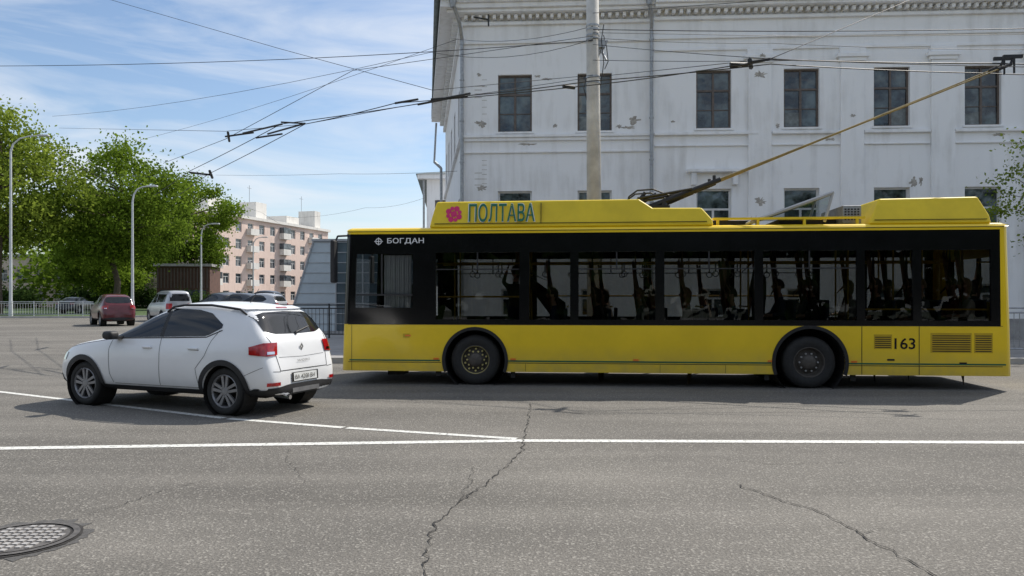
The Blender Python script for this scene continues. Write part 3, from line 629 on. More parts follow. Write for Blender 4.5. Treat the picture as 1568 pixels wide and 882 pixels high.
# ================================================================ CARS
def make_car(name,loc,rz,paint,sc=(1,1,1),detail=True,van=False,kind='hatch'):
    e=empty(name,loc,rz)
    ST=[(-.690,.95,.56),(-.665,1.03,.70),(-.60,1.13,.785),(-.47,1.31,.822),(-.33,1.435,.848),(.0,1.495,.862),(.4,1.53,.87),(.85,1.535,.87),(1.12,1.51,.87),(1.38,1.42,.87),(1.75,1.225,.868),(2.10,1.045,.862),(2.40,1.00,.858),(2.8,.945,.85),(3.12,.88,.80),(3.32,.78,.70),(3.42,.65,.54)]
    if van: ST=[(-.85,1.4,.70),(-.82,1.75,.80),(-.75,1.92,.85),(-.5,1.97,.86),(0,1.98,.87),(.85,1.98,.87),(1.5,1.94,.87),(1.8,1.83,.87),(2.2,1.45,.868),(2.5,1.15,.862),(2.8,1.05,.85),(3.12,.95,.80),(3.32,.85,.70),(3.42,.68,.54)]
    if kind=='sedan': ST=[(-1.05,.85,.60),(-1.02,.98,.74),(-.9,1.03,.81),(-.55,1.06,.845),(-.2,1.25,.86),(.15,1.42,.868),(.5,1.46,.87),(.85,1.47,.87),(1.15,1.45,.87),(1.40,1.37,.87),(1.75,1.2,.868),(2.08,1.03,.862),(2.35,.98,.858),(2.8,.93,.85),(3.12,.87,.80),(3.32,.78,.70),(3.42,.64,.54)]
    zr=max(s_[1] for s_ in ST)-.05
    a=Acc(); rows=[]
    BT=1.00
    for x,z8,w in ST:
        belt=min(BT+.03*max(0,min(1,(2.1-x)/2.5)) if not van else 1.15,z8-.045); t=max(0,min(1,(z8-1.05)/(zr-1.05)))
        endz=max(0,(abs(x-1.35)-1.75))*.12
        zb=.235+endz
        pts=[(0,zb),(w*.86,zb),(w*.965,.36),(w*1.0,.58 if z8>.8 else .52),(w*.992,belt-.16),(w*.93,belt),(w*(.87-.15*t),z8-.02-.06*t),(w*(.57),z8-.012*t-.004),(0,z8+.004)]
        rows.append((x,pts))
    ring=16
    for x,pts in rows:
        full=[(y,z) for y,z in pts]+[(-y,z) for y,z in pts[-2:0:-1]]
        for y,z in full:
            dx=0
            if x<-.4: dx=max(0,z-.66)*.14 if z<1.1 else .06; 
            if x<-.55 and z<.62: dx-=.055
            if x>3.0: dx=-max(0,z-.6)*.25
            a.v.append((x+dx,y,z))
    n=len(rows)
    for i in range(n-1):
        for j in range(ring): k=(j+1)%ring; a.f.append((i*ring+j,i*ring+k,(i+1)*ring+k,(i+1)*ring+j))
    a.f.append(tuple(range(ring))); a.f.append(tuple((n-1)*ring+j for j in range(ring)))
    body=a.build('body',paint,e)
    sd=body.modifiers.new('s','SUBSURF'); sd.levels=2; sd.render_levels=2; bake(body)
    bm=bmesh.new(); bm.from_mesh(body.data); bvh=BVHTree.FromBMesh(bm); bm.free()
    WB=2.66; cr=.365; wz=.325
    c=Acc()
    for x in (0,WB):
        for y0,y1 in ((.52,1.2),(-1.2,-.52)): c.lathe([(y0,0),(y0,cr),(y1,cr),(y1,0)],x,0,wz,n=32)
    cu=c.build('cutter',M['dark'],e); bmx=bmesh.new(); bmx.from_mesh(cu.data); bmesh.ops.remove_doubles(bmx,verts=bmx.verts,dist=1e-5); bmesh.ops.recalc_face_normals(bmx,faces=bmx.faces); bmx.to_mesh(cu.data); bmx.free()
    cut(body,cu)
    for p in body.data.polygons: p.use_smooth=True
    try: body.data.set_sharp_from_angle(angle=R(40))
    except Exception: pass
    def cast(o_,d_,off):
        h=bvh.ray_cast(o_,d_)
        if h[0] is None: return None
        n_=h[1]; n_=n_ if n_.dot(d_)<0 else -n_
        return h[0]+n_*off
    def patch(nm,m,fn,nu,nv,off=.005,th=.006,both=False):
        ac=Acc()
        for sg in ((1,-1) if both else (1,)):
            grid=[]
            for i in range(nu+1):
                for j in range(nv+1):
                    o_,d_=fn(i/nu,j/nv); o_=Vector((o_[0],o_[1]*sg,o_[2])); d_=Vector((d_[0],d_[1]*sg,d_[2])).normalized(); grid.append(cast(o_,d_,off))
            b=len(ac.v); ac.v+=[tuple(g_) if g_ else (0,0,.4) for g_ in grid]
            for i in range(nu):
                for j in range(nv):
                    q=[i*(nv+1)+j,(i+1)*(nv+1)+j,(i+1)*(nv+1)+j+1,i*(nv+1)+j+1]
                    if all(grid[k] is not None for k in q): ac.f.append(tuple(b+k for k in (q if sg==1 else q[::-1])))
        return ac.build(nm,m,e,smooth=True,fix=False)
    def interp(tab,t):
        x=tab[0][0]+(tab[-1][0]-tab[0][0])*t
        for k in range(len(tab)-1):
            if tab[k][0]<=x<=tab[k+1][0]+1e-9: return x,tab[k][1]+(tab[k+1][1]-tab[k][1])*(x-tab[k][0])/(tab[k+1][0]-tab[k][0])
        return x,tab[-1][1]
    def side(lo,hi):
        def fn(u,v):
            x,z0=interp(lo,u); _,z1=interp(hi,u); return (x,3,z0+(z1-z0)*v),(0,-1,0)
        return fn
    def rear(lo,hi,sgn=1):
        def fn(u,v):
            y,z0=interp(lo,u); _,z1=interp(hi,u); return (-3 if sgn==1 else 6,y,z0+(z1-z0)*v),(sgn,0,0)
        return fn
    def corner(u0,u1,z0,z1,cx=-.7,cy=.8,front=False):
        def fn(u,v):
            q=u0+(u1-u0)*u; s_=-1 if front else 1
            return (cx-2*s_+q*.707*s_,cy+2+q*.707,z0(u)+(z1(u)-z0(u))*v),(s_,-1,0)
        return fn
    zt=1.43 if not van else 1.80
    if kind=='sedan': zt=1.37
    if not van:
        dzz=zt-1.455
        patch('door_glass_front',M['carglass'],side([(1.17,1.035),(2.05,1.01)],[(1.17,zt),(1.34,zt-.035),(1.62,1.26+dzz*.8),(1.86,1.12+dzz*.3),(2.05,1.02)]),18,6,both=True)
        patch('door_glass_rear',M['carglass'],side([(.10,1.17),(.32,1.06),(1.10,1.037)],[(.10,1.24+dzz),(.35,zt-.065),(.6,zt-.018),(1.10,zt)]),16,6,both=True)
        if kind!='sedan': patch('rear_glass',M['carglass'],rear([(-.62,1.13),(-.45,1.09),(0,1.08),(.45,1.09),(.62,1.13)],[(-.55,1.33),(-.4,1.375),(0,1.39),(.4,1.375),(.55,1.33)]),20,8)
        else: patch('rear_glass',M['carglass'],rear([(-.60,1.10),(.60,1.10)],[(-.52,1.38),(.52,1.38)]),12,6)
        patch('windscreen',M['carglass'],rear([(-.66,1.10+dzz*.6),(.66,1.10+dzz*.6)],[(-.58,1.43+dzz),(.58,1.43+dzz)],-1),16,8)
        patch('window_surround',M['plast'],side([(1.10,1.035),(1.17,1.035)],[(1.10,zt),(1.17,zt)]),2,6,off=.004,both=True)
    else:
        patch('door_glass_front',M['carglass'],side([(1.2,1.2),(2.15,1.18)],[(1.2,1.75),(1.6,1.74),(2.15,1.35)]),8,4,both=True)
        patch('rear_glass',M['carglass'],rear([(-.6,1.3),(.6,1.3)],[(-.6,1.75),(.6,1.75)]),8,4)
        patch('windscreen',M['carglass'],rear([(-.66,1.3),(.66,1.3)],[(-.62,1.78),(.62,1.78)],-1),8,4)
        patch('side_glass',M['carglass'],side([(-.4,1.25),(1.1,1.22)],[(-.4,1.72),(1.1,1.74)]),8,4,both=True)
    if not van and kind!='sedan':
        patch('tail_lamps',M['redl'],corner(-.16,.20,lambda u:.80+.04*abs(u-.35),lambda u:.975-.05*max(0,u-.5)*2),14,6,off=.014,both=True)
        patch('tail_lamp_lens',M['chrome'],corner(-.12,-.02,lambda u:.825,lambda u:.86),4,3,off=.018,both=True)
    else: patch('tail_lamps',M['redl'],corner(-.20,.10,lambda u:.80,lambda u:.93 if not van else 1.15,cx=-1.0 if kind=='sedan' else -.85),8,5,off=.012,both=True)
    patch('headlamps',M['chrome'],corner(-.18,.20,lambda u:.66,lambda u:.77,cx=3.36,cy=.78,front=True),8,4,off=.01,both=True)
    def arch(cx,r0,r1,a0,a1):
        def fn(u,v):
            t=a0+(a1-a0)*u; r=r0+(r1-r0)*v; return (cx+r*math.cos(t),3,wz+r*math.sin(t)),(0,-1,0)
        return fn
    for cx in (0,WB): patch('wheel_arch_cladding',M['plast'],arch(cx,cr-.012,cr+.062,R(-8),R(188)),28,3,off=.014,both=True)
    patch('sill_cladding',M['plast'],side([(cr,.255),(WB-cr,.255)],[(cr,.34),(WB-cr,.34)]),16,2,off=.012,both=True)
    patch('rear_bumper_cladding',M['plast'],rear([(-.78,.27),(.78,.27)],[(-.78,.38),(-.55,.39),(-.35,.41),(.35,.41),(.55,.39),(.78,.38)]),20,3,off=.010)
    patch('front_bumper_cladding',M['plast'],rear([(-.72,.29),(.72,.29)],[(-.72,.45),(.72,.45)],-1),14,3,off=.010)
    if detail:
        patch('bumper_corner_cladding',M['plast'],corner(-.16,.28,lambda u:.27,lambda u:.36),8,2,off=.012,both=True)
        patch('skid_plate',M['rim'],rear([(-.30,.29),(.30,.29)],[(-.30,.35),(.30,.35)]),8,2,off=.018)
        patch('plate_recess',M['plast'],rear([(-.30,.43),(.30,.43)],[(-.30,.56),(.30,.56)]),8,3,off=.010)
        patch('number_plate',M['plate'],rear([(-.26,.44),(.26,.44)],[(-.26,.55),(.26,.55)]),6,2,off=.018)
        patch('bumper_reflectors',M['redl'],corner(-.20,-.02,lambda u:.41,lambda u:.455),6,2,off=.014,both=True)
        def line(nm,pts,wd=.005,fnk='side'):
            for a_,b_ in zip(pts[:-1],pts[1:]):
                da=Vector((b_[0]-a_[0],b_[1]-a_[1])); nn=Vector((-da.y,da.x)).normalized()*wd/2
                def fn(u,v,a_=a_,da=da,nn=nn):
                    p=Vector(a_)+da*u+nn*(2*v-1)
                    return ((p.x,3,p.y),(0,-1,0)) if fnk=='side' else ((-3,p.x,p.y),(1,0,0))
                patch(nm,M['seam'],fn,6,1,off=.003,both=(fnk=='side'))
        line('door_gap',[(1.135,1.04),(1.12,.7),(1.13,.37)],.007); line('door_gap',[(2.07,1.01),(2.12,.85),(2.10,.5),(2.04,.37)],.007); line('door_gap',[(.42,.40),(.46,.62),(.30,.80),(.22,1.0),(.12,1.14)],.007); line('door_gap',[(.43,.36),(2.02,.36)])
        line('bumper_gap',[(-.36,.55),(-.62,.66)]); line('hood_gap',[(2.15,.98),(2.7,.91),(3.1,.83)])
        line('hatch_gap',[(-.63,1.06),(-.56,.84),(-.52,.60),(.52,.60),(.56,.84),(.63,1.06)],.010,'rear')
        line('hatch_crease',[(-.5,.78),(0,.765),(.5,.78)],.004,'rear'); line('bumper_line',[(-.66,.60),(-.52,.59)],.006,'rear'); line('bumper_line',[(.66,.60),(.52,.59)],.006,'rear')
        line('glass_trim',[(.08,1.14),(.32,1.045),(1.13,1.022),(2.05,1.0)],.014)
        a=Acc()
        for x in (.42,1.27):
            for sg in (1,-1):
                p=cast(Vector((x+.09,3*sg,.89)),Vector((0,-sg,0)),.0)
                if p: a.box(x,x+.17,p.y+(.005 if sg==1 else -.035),p.y+(.035 if sg==1 else -.005),.875,.905)
        a.build('door_handles',M['carwhite'],e,bevel=.01)
        a=Acc()
        for x in (.42,1.27):
            p=cast(Vector((x+.09,3,.89)),Vector((0,-1,0)),.0); a.box(x-.01,x+.18,p.y-.01,p.y+.004,.850,.874)
        a.build('handle_recess',M['seam'],e)
        a=Acc()
        for sg in (1,-1):
            ps=[]
            for x,h in ((-.22,.004),(-.10,.055),(.4,.062),(.9,.058),(1.10,.05),(1.22,.004)):
                p=cast(Vector((x,.61*sg,3)),Vector((0,0,-1)),0); ps.append(p+Vector((0,0,h)))
            a.path(ps,[.014,.017,.017,.017,.017,.014],8)
        a.build('roof_rails',M['plast'],e,smooth=True)
        a=Acc()
        for sg in (1,-1): a.box(1.86,2.05,.87 if sg==1 else -1.04,1.04 if sg==1 else -.87,.99,1.11)
        a.build('door_mirrors',M['plast'],e,bevel=.05,seg=4)
        a=Acc()
        for sg in (1,-1): a.box(1.89,2.01,min(.78*sg,.9*sg),max(.78*sg,.9*sg),.99,1.03)
        a.build('mirror_feet',M['plast'],e)
        a=Acc(); a.tube((-.55,.42,.26),(-.80,.42,.245),.03,n=14); a.build('exhaust',M['chrome'],e)
        patch('spoiler',paint,rear([(-.56,1.40),(.56,1.40)],[(-.52,1.44),(.52,1.44)]),14,2,off=.03)
        patch('brake_light',M['redl'],rear([(-.12,1.408),(.12,1.408)],[(-.12,1.424),(.12,1.424)]),3,1,off=.033)
        p=cast(Vector((-3,0,.90)),Vector((1,0,0)),.008)
        a=Acc(); a.v=[(p.x-.006,.0,.955),(p.x-.006,.04,.90),(p.x-.006,0,.845),(p.x-.006,-.04,.90),(p.x-.004,.0,.915),(p.x-.004,.012,.90),(p.x-.004,0,.885),(p.x-.004,-.012,.90)]; a.f=[(0,1,5,4),(1,2,6,5),(2,3,7,6),(3,0,4,7)]
        a.build('badge',M['rim'],e,fix=False)
        p=cast(Vector((-3,0,.495)),Vector((1,0,0)),.022)
        text('BA 4208 BH','plate_text',M['seam'],e,p.x-.006,.235,.465,.44,.06,rot=(R(90),0,R(-90)))
        p=cast(Vector((-3,0,.72)),Vector((1,0,0)),.01)
        text('SANDERO','rear_lettering',M['rim'],e,p.x-.008,.14,.700,.28,.032,rot=(R(90),0,R(-90)))
        a=Acc(); q0=cast(Vector((-3,.02,1.09)),Vector((1,0,0)),.02); q1=cast(Vector((-3,-.33,1.16)),Vector((1,0,0)),.02); a.tube(q0,q1,.009,n=6); a.tube(q0+Vector((0,.02,-.03)),q0,.02,n=8); a.build('rear_wiper',M['plast'],e)
        pz=cast(Vector((.25,0,3)),Vector((0,0,-1)),0); a=Acc(); a.tube(pz,pz+Vector((-.16,0,.20)),.006,.003,n=6); a.build('aerial',M['plast'],e)
    a=Acc(); a.box(-.45,3.1,-.5,.5,.22,.30); a.box(-.05,.05,-.7,.7,.28,.36); a.box(WB-.05,WB+.05,-.7,.7,.28,.36); a.build('underbody',M['dark'],e)
    a=Acc()
    for x in (0,WB):
        for sg in (1,-1): a.lathe([(.82,cr-.004),(.53,cr-.004),(.53,.001)],x,0,wz,n=24,sgn=sg)
    a.build('wheel_wells',M['dark'],e,fix=False)
    for nm,x,sg in (('wheel_front_left',WB,1),('wheel_rear_left',0,1),('wheel_front_right',WB,-1),('wheel_rear_right',0,-1)):
        we=empty(nm,(x,.81*sg,wz),0,e); a=Acc(); rr=.325
        a.lathe([(-.20,.20),(-.20,.27),(-.19,.305),(-.16,rr),(-.04,rr),(-.008,.305),(.0,.27),(-.004,.228),(-.02,.215)],n=36,sgn=sg); a.build('tyre',M['rub'],we,smooth=True,fix=False)
        a=Acc(); a.lathe([(-.006,.226),(.0,.218),(-.02,.205),(-.16,.195)],n=36,sgn=sg)
        a.lathe([(-.02,.055),(-.008,.045),(-.006,0.001)],n=18,sgn=sg)
        for k in range(5):
            t=2*math.pi*k/5+.3
            for q in (-.20,.20):
                c0=Vector((.05*math.cos(t+q*2),0,.05*math.sin(t+q*2))); c1=Vector((.21*math.cos(t+q),0,.21*math.sin(t+q))); dr=(c1-c0).normalized(); nn=Vector((-dr.z,0,dr.x))*.017
                b=len(a.v)
                for yy in (-.012,-.045):
                    a.v+=[(c0.x-nn.x,yy*sg,c0.z-nn.z),(c1.x-nn.x*1.2,yy*sg,c1.z-nn.z*1.2),(c1.x+nn.x*1.2,yy*sg,c1.z+nn.z*1.2),(c0.x+nn.x,yy*sg,c0.z+nn.z)]
                a.f+=[(b,b+1,b+2,b+3),(b+4,b+5,b+6,b+7),(b,b+1,b+5,b+4),(b+1,b+2,b+6,b+5),(b+2,b+3,b+7,b+6),(b+3,b,b+4,b+7)]
        a.build('rim',M['rim'],we)
        a=Acc(); a.lathe([(-.09,.001),(-.09,.15),(-.11,.15)],n=24,sgn=sg); a.lathe([(-.14,.001),(-.14,.2)],n=24,sgn=sg); a.build('brake_disc',M['dark'],we,fix=False)
    e.scale=sc
    return e
make_car('white_hatchback_car',(-3.56,10.69,0),R(158),M['carwhite'],sc=(.985,.97,1))
make_car('dark_red_suv_car',(-22.3,42,0),R(128),M['carred'],sc=(1.08,1.05,1.18),detail=False)
make_car('silver_van',(-22.6,50,0),R(132),M['carsilver'],sc=(1.1,1.05,1.05),detail=False,van=True)
for i,(x,y,r,m_,k_,sz) in enumerate(((-21.0,55,150,'cardark','hatch',1.32),(-18.6,53,160,'cardark','hatch',1.3),(-16.3,51,165,'carsilver','hatch',1.28),(-20.5,64,170,'cardark','hatch',1.5),(-23.3,62,150,'cardark','hatch',1.4),(-41.5,70,90,'cardark','sedan',1.1))):
    make_car('parked_car',(x,y,0.12 if i==5 else 0),R(r),M[m_],detail=False,kind=k_,sc=(1.05,1.05,sz*.97))
# ================================================================ MAIN BUILDING
def wall(name,W,z0,z1,ops,m,par,y=0,dep=.22,loc=(0,0,0),rz=0,x0=0):
    us=sorted(set([x0,W]+[o[0] for o in ops]+[o[1] for o in ops])); zs=sorted(set([z0,z1]+[o[2] for o in ops]+[o[3] for o in ops])); ac=Acc()
    for i in range(len(us)-1):
        for j in range(len(zs)-1):
            cx=(us[i]+us[i+1])/2; cz=(zs[j]+zs[j+1])/2
            if not any(o[0]<cx<o[1] and o[2]<cz<o[3] for o in ops): ac.face([(us[i],y,zs[j]),(us[i+1],y,zs[j]),(us[i+1],y,zs[j+1]),(us[i],y,zs[j+1])])
    for u0,u1,a_,b_ in ops:
        ac.face([(u0,y,a_),(u0,y,b_),(u0,y+dep,b_),(u0,y+dep,a_)]); ac.face([(u1,y,b_),(u1,y,a_),(u1,y+dep,a_),(u1,y+dep,b_)])
        ac.face([(u0,y,a_),(u0,y+dep,a_),(u1,y+dep,a_),(u1,y,a_)]); ac.face([(u0,y+dep,b_),(u0,y,b_),(u1,y,b_),(u1,y+dep,b_)])
    o=ac.build(name,m,par,fix=False); o.location=loc; o.rotation_euler=(0,0,rz); return o
def windows(name,ops,fm,gm,par,y=0,loc=(0,0,0),rz=0,style='old',sill=True):
    f=Acc(); gl=Acc(); s_=Acc(); cur=Acc(); rr=random.Random(len(name)*7)
    for u0,u1,z0,z1 in ops:
        w=u1-u0; h=z1-z0; ya,yb=y+.13,y+.20; t=.065
        f.box(u0,u0+t,ya,yb,z0,z1); f.box(u1-t,u1,ya,yb,z0,z1); f.box(u0+t,u1-t,ya,yb,z0,z0+t); f.box(u0+t,u1-t,ya,yb,z1-t,z1)
        zt=z0+h*.66
        f.box(u0+t,u1-t,ya+.004,yb-.004,zt-.035,zt+.035)
        c_=(u0+u1)/2
        f.box(c_-.04,c_+.04,ya+.002,yb-.002,z0+t,zt-.036)
        if style=='old':
            f.box(c_-.03,c_+.03,ya+.002,yb-.002,zt+.036,z1-t)
            for q in (.33,): 
                f.box(u0+t,c_-.041,ya+.02,yb-.02,z0+h*q-.015,z0+h*q+.015); f.box(c_+.041,u1-t,ya+.02,yb-.02,z0+h*q-.015,z0+h*q+.015)
            if rr.random()<.7:
                k=rr.uniform(.15,.42)*h; xa=u0+t if rr.random()<.5 else c_; cur.face([(xa,y+.172,z0+t),(xa+w/2-t,y+.172,z0+t),(xa+w/2-t,y+.172,z0+k),(xa,y+.172,z0+k*rr.uniform(.8,1))])
        gl.face([(u0,y+.175,z0),(u1,y+.175,z0),(u1,y+.175,z1),(u0,y+.175,z1)])
        if sill: s_.box(u0-.08,u1+.08,y-.07,y+.129,z0-.06,z0+.004)
    os_=[f.build(name+'_frames',fm,par),gl.build(name+'_glass',gm,par,fix=False)]
    if sill: os_.append(s_.build(name+'_sills',M['trim'],par))
    if cur.f: os_.append(cur.build(name+'_curtains',M['net'],par,fix=False))
    for o in os_: o.location=loc; o.rotation_euler=(0,0,rz)
M['net']=mat('faded_net_curtain',(.17,.19,.19),.7,var=.5,scale=4)
B=empty('white_plaster_building',(-1.82,27.3,0),-math.atan2(.0576,.9983))
cent=[1.93,4.83]; cent2=[9.06,12.14,15.26,18.37,21.5,24.6,27.7]
upL=[(c-.62,c+.62,7.63,9.73) for c in cent]; loL=[(c-.62,c+.62,3.35,5.48) for c in cent]; baL=[(c-.5,c+.5,.9,1.9) for c in cent]
upR=[(c-.62,c+.62,7.63,9.73) for c in cent2]; loR=[(c-.62,c+.62,3.35,5.48) for c in cent2]; baR=[(c-.5,c+.5,.9,1.9) for c in cent2]
wall('facade_west',6.93,.12,12.0,upL+loL+baL,M['plaster'],B)
wall('facade_east',31,.12,12.0,upR+loR+baR,M['plaster'],B,y=-.15,x0=6.93)
a=Acc(); a.face([(6.93,-.15,.12),(6.93,0,.12),(6.93,0,12),(6.93,-.15,12)]); a.face([(31,-.15,.12),(31,14,.12),(31,14,12),(31,-.15,12)]); a.build('facade_return',M['plaster'],B,fix=False)
windows('upper_west',upL,M['wood'],M['wglass'],B); windows('lower_west',loL,M['wframe'],M['wglass'],B,style='new'); windows('basement_west',baL,M['wframe'],M['wglass'],B,style='new',sill=False)
windows('upper_east',upR,M['wood'],M['wglass'],B,y=-.15); windows('lower_east',loR,M['wframe'],M['wglass'],B,y=-.15,style='new'); windows('basement_east',baR,M['wframe'],M['wglass'],B,y=-.15,style='new',sill=False)
SL=17; ex,ey=-.182*SL,.983*SL; srz=math.atan2(-.983,.182)
sop=[(x-.6,x+.6,z0,z1) for x in (1.8,4.9,8.0,11.1,14.6) for z0,z1 in ((7.63,9.73),(3.35,5.48))]
wall('side_wall',SL,.12,12.0,sop,M['plaster'],B,loc=(ex,ey,0),rz=srz)
windows('side',sop,M['wood'],M['wglass'],B,loc=(ex,ey,0),rz=srz)
t=Acc()
for x0,x1,y in ((-.5,6.93,0),(6.931,31.2,-.15)):
    xl=x0
    t.box(max(xl,0),x1,y-.08,y-.001,10.85,10.95); t.box(max(xl,0),x1,y-.12,y-.001,11.52,11.64)
    xx=max(xl,0)+.1
    while xx<x1-.2: t.box(xx,xx+.12,y-.30,y-.002,11.70,11.84); xx+=.26
    t.box(xl,x1,y-.50,y-.003,11.86,11.97); t.box(xl-.05 if x0<0 else xl,x1,y-.62,y-.004,11.973,12.14); t.box(xl-.12 if x0<0 else xl,x1,y-.72,y-.005,12.143,12.26)
t.box(.0,6.92,-.14,-.002,7.42,7.52); t.box(0,6.92,-.08,-.0025,7.30,7.417); t.box(0,6.92,-.07,-.002,6.86,6.93)
for a0,a1 in ((6.95,10.6),(11.1,13.45),(14.3,16.55),(17.4,19.75),(20.6,23),(23.9,26)): t.box(a0,a1,-.27,-.152,7.40,7.50); t.box(a0,a1,-.22,-.1525,7.0,7.06)
t.box(6.94,31,-.21,-.152,10.42,10.52)
for p in (10.66,13.87,16.98,20.18,23.3,26.2): 
    t.box(p-.40,p+.40,-.25,-.153,.9,9.93); t.box(p-.47,p+.47,-.30,-.1535,9.933,10.06); t.box(p-.56,p+.56,-.36,-.154,10.063,10.20); t.box(p-.44,p+.44,-.28,-.1545,10.203,10.417)
t.box(8.1,10.2,-.42,-.156,6.05,6.16); t.box(8.25,8.42,-.36,-.157,5.6,6.047); t.box(9.7,9.87,-.36,-.157,5.6,6.047)
t.build('mouldings',M['trim'],B,bevel=.012)
t=Acc(); t.box(-.05,SL+.6,-.82,.0,12.0,12.26); t.box(-.05,SL+.3,-.14,-.002,11.4,11.6); t.box(0,SL,-.12,-.002,7.42,7.52)
xx=.2
while xx<SL: t.box(xx,xx+.16,-.34,-.002,11.72,11.9); xx+=.5
o=t.build('side_cornice',M['trim'],B); o.location=(ex,ey,-.006); o.rotation_euler=(0,0,srz)
t=Acc(); t.box(0,6.9,-.10,-.001,.12,.85); t.box(6.94,31,-.26,-.151,.12,.85); t.build('plinth',M['plinth'],B)
a=Acc(); ft=[(-.9,-.9),(31.3,-1.05),(31.3,18),(ex-.9,ey+.3)]; rd=[(5,8),(26,8)]
a.v=[(p[0],p[1],12.27) for p in ft]+[(p[0],p[1],15.4) for p in rd]; a.f=[(0,1,5,4),(1,2,5),(2,3,4,5),(3,0,4)]; a.build('roof',M['roofm'],B,fix=False)
a=Acc(); a.face([(ex,ey,.12),(31,14,.12),(31,14,12),(ex,ey,12)]); a.build('rear_wall',M['plaster'],B,fix=False)
a=Acc()
def pipe(pts,r=.065): a.path([Vector(p) for p in pts],[r]*len(pts),10)
pipe([(-.25,-.75,12.1),(-.05,-.45,11.5),(.0,-.13,11.0),(.0,-.13,.3)]); a.tube((-.25,-.75,11.95),(-.25,-.75,12.2),.09,.14)
pipe([(6.7,-.72,12.0),(6.82,-.5,11.6),(6.84,-.26,11.2),(6.84,-.26,.3)]); a.tube((6.7,-.72,11.9),(6.7,-.72,12.2),.09,.14)
pipe([(ex-.55,ey,11.95),(ex-.62,ey-.3,9.6)],.06); pipe([(ex-.62,ey-.3,9.6),(ex-.2,ey-.4,9.2),(ex-.15,ey-.4,.5)],.08)
a.build('downpipes',M['steel'],B,smooth=False)
a=Acc()
for z in (2,3.5,5,6.5,8,9.5,10.8):
    for x,y in ((0,-.13),(6.84,-.26)): a.tube((x,y,z),(x,y,z+.05),.085,n=10)
a.build('pipe_brackets',M['steel'],B)
def blob(ac,x,z,rx,rz_,y,seed):
    r_=random.Random(seed); pts=[]
    for k in range(22): q=2*math.pi*k/22; s_=r_.uniform(.4,1.2); pts.append((x+rx*s_*math.cos(q),y,z+rz_*s_*math.sin(q)))
    ac.face(pts)
a=Acc()
for i,(x,z,rx,rz_,y) in enumerate(((.72,7.95,.16,.13,-.004),(.55,8.0,.12,.06,-.004),(6.25,8.0,.22,.16,-.004),(6.05,7.75,.3,.06,-.004),(.62,9.75,.13,.06,-.004),(2.75,9.65,.12,.05,-.004),(3.1,9.55,.2,.05,-.004),(5.7,7.8,.15,.08,-.004),(10.66,9.5,.25,.14,-.254),(10.72,10.15,.12,.08,-.364),(16.0,5.65,.14,.2,-.154),(16.25,5.7,.08,.16,-.154),(2.4,7.18,.4,.05,-.004),(13.1,7.2,.2,.06,-.154),(11.3,7.7,.08,.1,-.154),(10.66,5.0,.2,.15,-.254),(18.9,7.3,.3,.06,-.154),(.7,5.6,.2,.1,-.004),(3.4,7.85,.1,.08,-.004),(7.6,7.9,.1,.05,-.154),(13.87,8.0,.1,.06,-.254))): blob(a,x,z,rx,rz_,y,i)
for i in range(7): a.box(.45,.72+.1*(i%2),-.006,-.003,8.9+i*.14 if i<4 else 5.7+(i-4)*.22,8.92+i*.14 if i<4 else 5.72+(i-4)*.22)
for i in range(12): a.box(.72,.90,-.006,-.003,5.75+i*.17 if i<6 else 8.3+(i-6)*.25,5.765+i*.17 if i<6 else 8.315+(i-6)*.25)
a.build('bare_render_patches',M['peel'],B,fix=False)
B2=empty('distant_white_building',(-6.3,55,0),R(-2))
ops=[(x-.6,x+.6,z0,z1) for x in (1.2,3.6,6.0) for z0,z1 in ((6.6,8.8),(2.4,4.6))]
wall('front_wall',9,.12,10.6,ops,M['plaster'],B2); windows('front',ops,M['wood'],M['wglass'],B2)
ops=[(x-.6,x+.6,z0,z1) for x in (2,5.2,8.4,11.6,14.8,18) for z0,z1 in ((6.6,8.8),(2.4,4.6))]
wall('flank_wall',20,.12,10.6,ops,M['plaster'],B2,loc=(-2.2,19.9,0),rz=math.atan2(-19.9,2.2)); windows('flank',ops,M['wood'],M['wglass'],B2,loc=(-2.2,19.9,0),rz=math.atan2(-19.9,2.2))
a=Acc(); a.box(-.6,9,-.6,0,10.3,10.62); a.build('cornice',M['trim'],B2)
a=Acc(); a.v=[(-.7,-.7,10.64),(9,-.7,10.64),(9,20,10.64),(-3,20,10.64),(4,5,12),(4,16,12)]; a.f=[(0,1,4),(1,2,5,4),(2,3,5),(3,0,4,5)]; a.build('roof',M['roofm'],B2,fix=False)
a=Acc(); a.tube((-.2,-.1,.2),(-.2,-.1,10.4),.08); a.build('downpipe',M['steel'],B2)
# ================================================================ APARTMENTS
ang=math.atan2(32,9.5); AP=empty('apartment_block',(-46.5,108,0),ang); AL=38
ops=[]
for f_ in range(5):
    for k in range(12): x=1.6+k*3.05; ops.append((x-.75,x+.75,1.1+f_*2.75,2.7+f_*2.75))
wall('facade',AL,0,14.3,ops,M['pinkwall'],AP); windows('flats',ops,M['wframe'],M['wglass2'],AP,style='new',sill=False)
a=Acc()
a.box(0,AL,.3,12,0,14.2); a.build('core',M['pinkwall'],AP)
a=Acc(); a.box(-.3,AL+.3,-.4,12.3,14.3,14.75); a.box(6,10,2,8,14.75,17.2); a.box(18,21,2,6,14.75,17.8); a.box(27,31,2,7,14.75,16.4); a.box(34,36,.5,4,14.75,18); a.build('roof_parapet',M['cream'],AP)
a=Acc()
for f_ in range(1,5):
    for k in (1,4,7,10): x=1.6+k*3.05; a.box(x-1.1,x+1.1,-.9,-.01,.85+f_*2.75-.1,.85+f_*2.75+.9)
a.build('balconies',M['cream'],AP)
a=Acc()
for f_ in range(1,5):
    for k in (1,7): x=1.6+k*3.05; a.box(x-1.08,x+1.08,-.88,-.03,1.76+f_*2.75,2.75+f_*2.75)
a.build('balcony_glazing',M['wglass2'],AP)
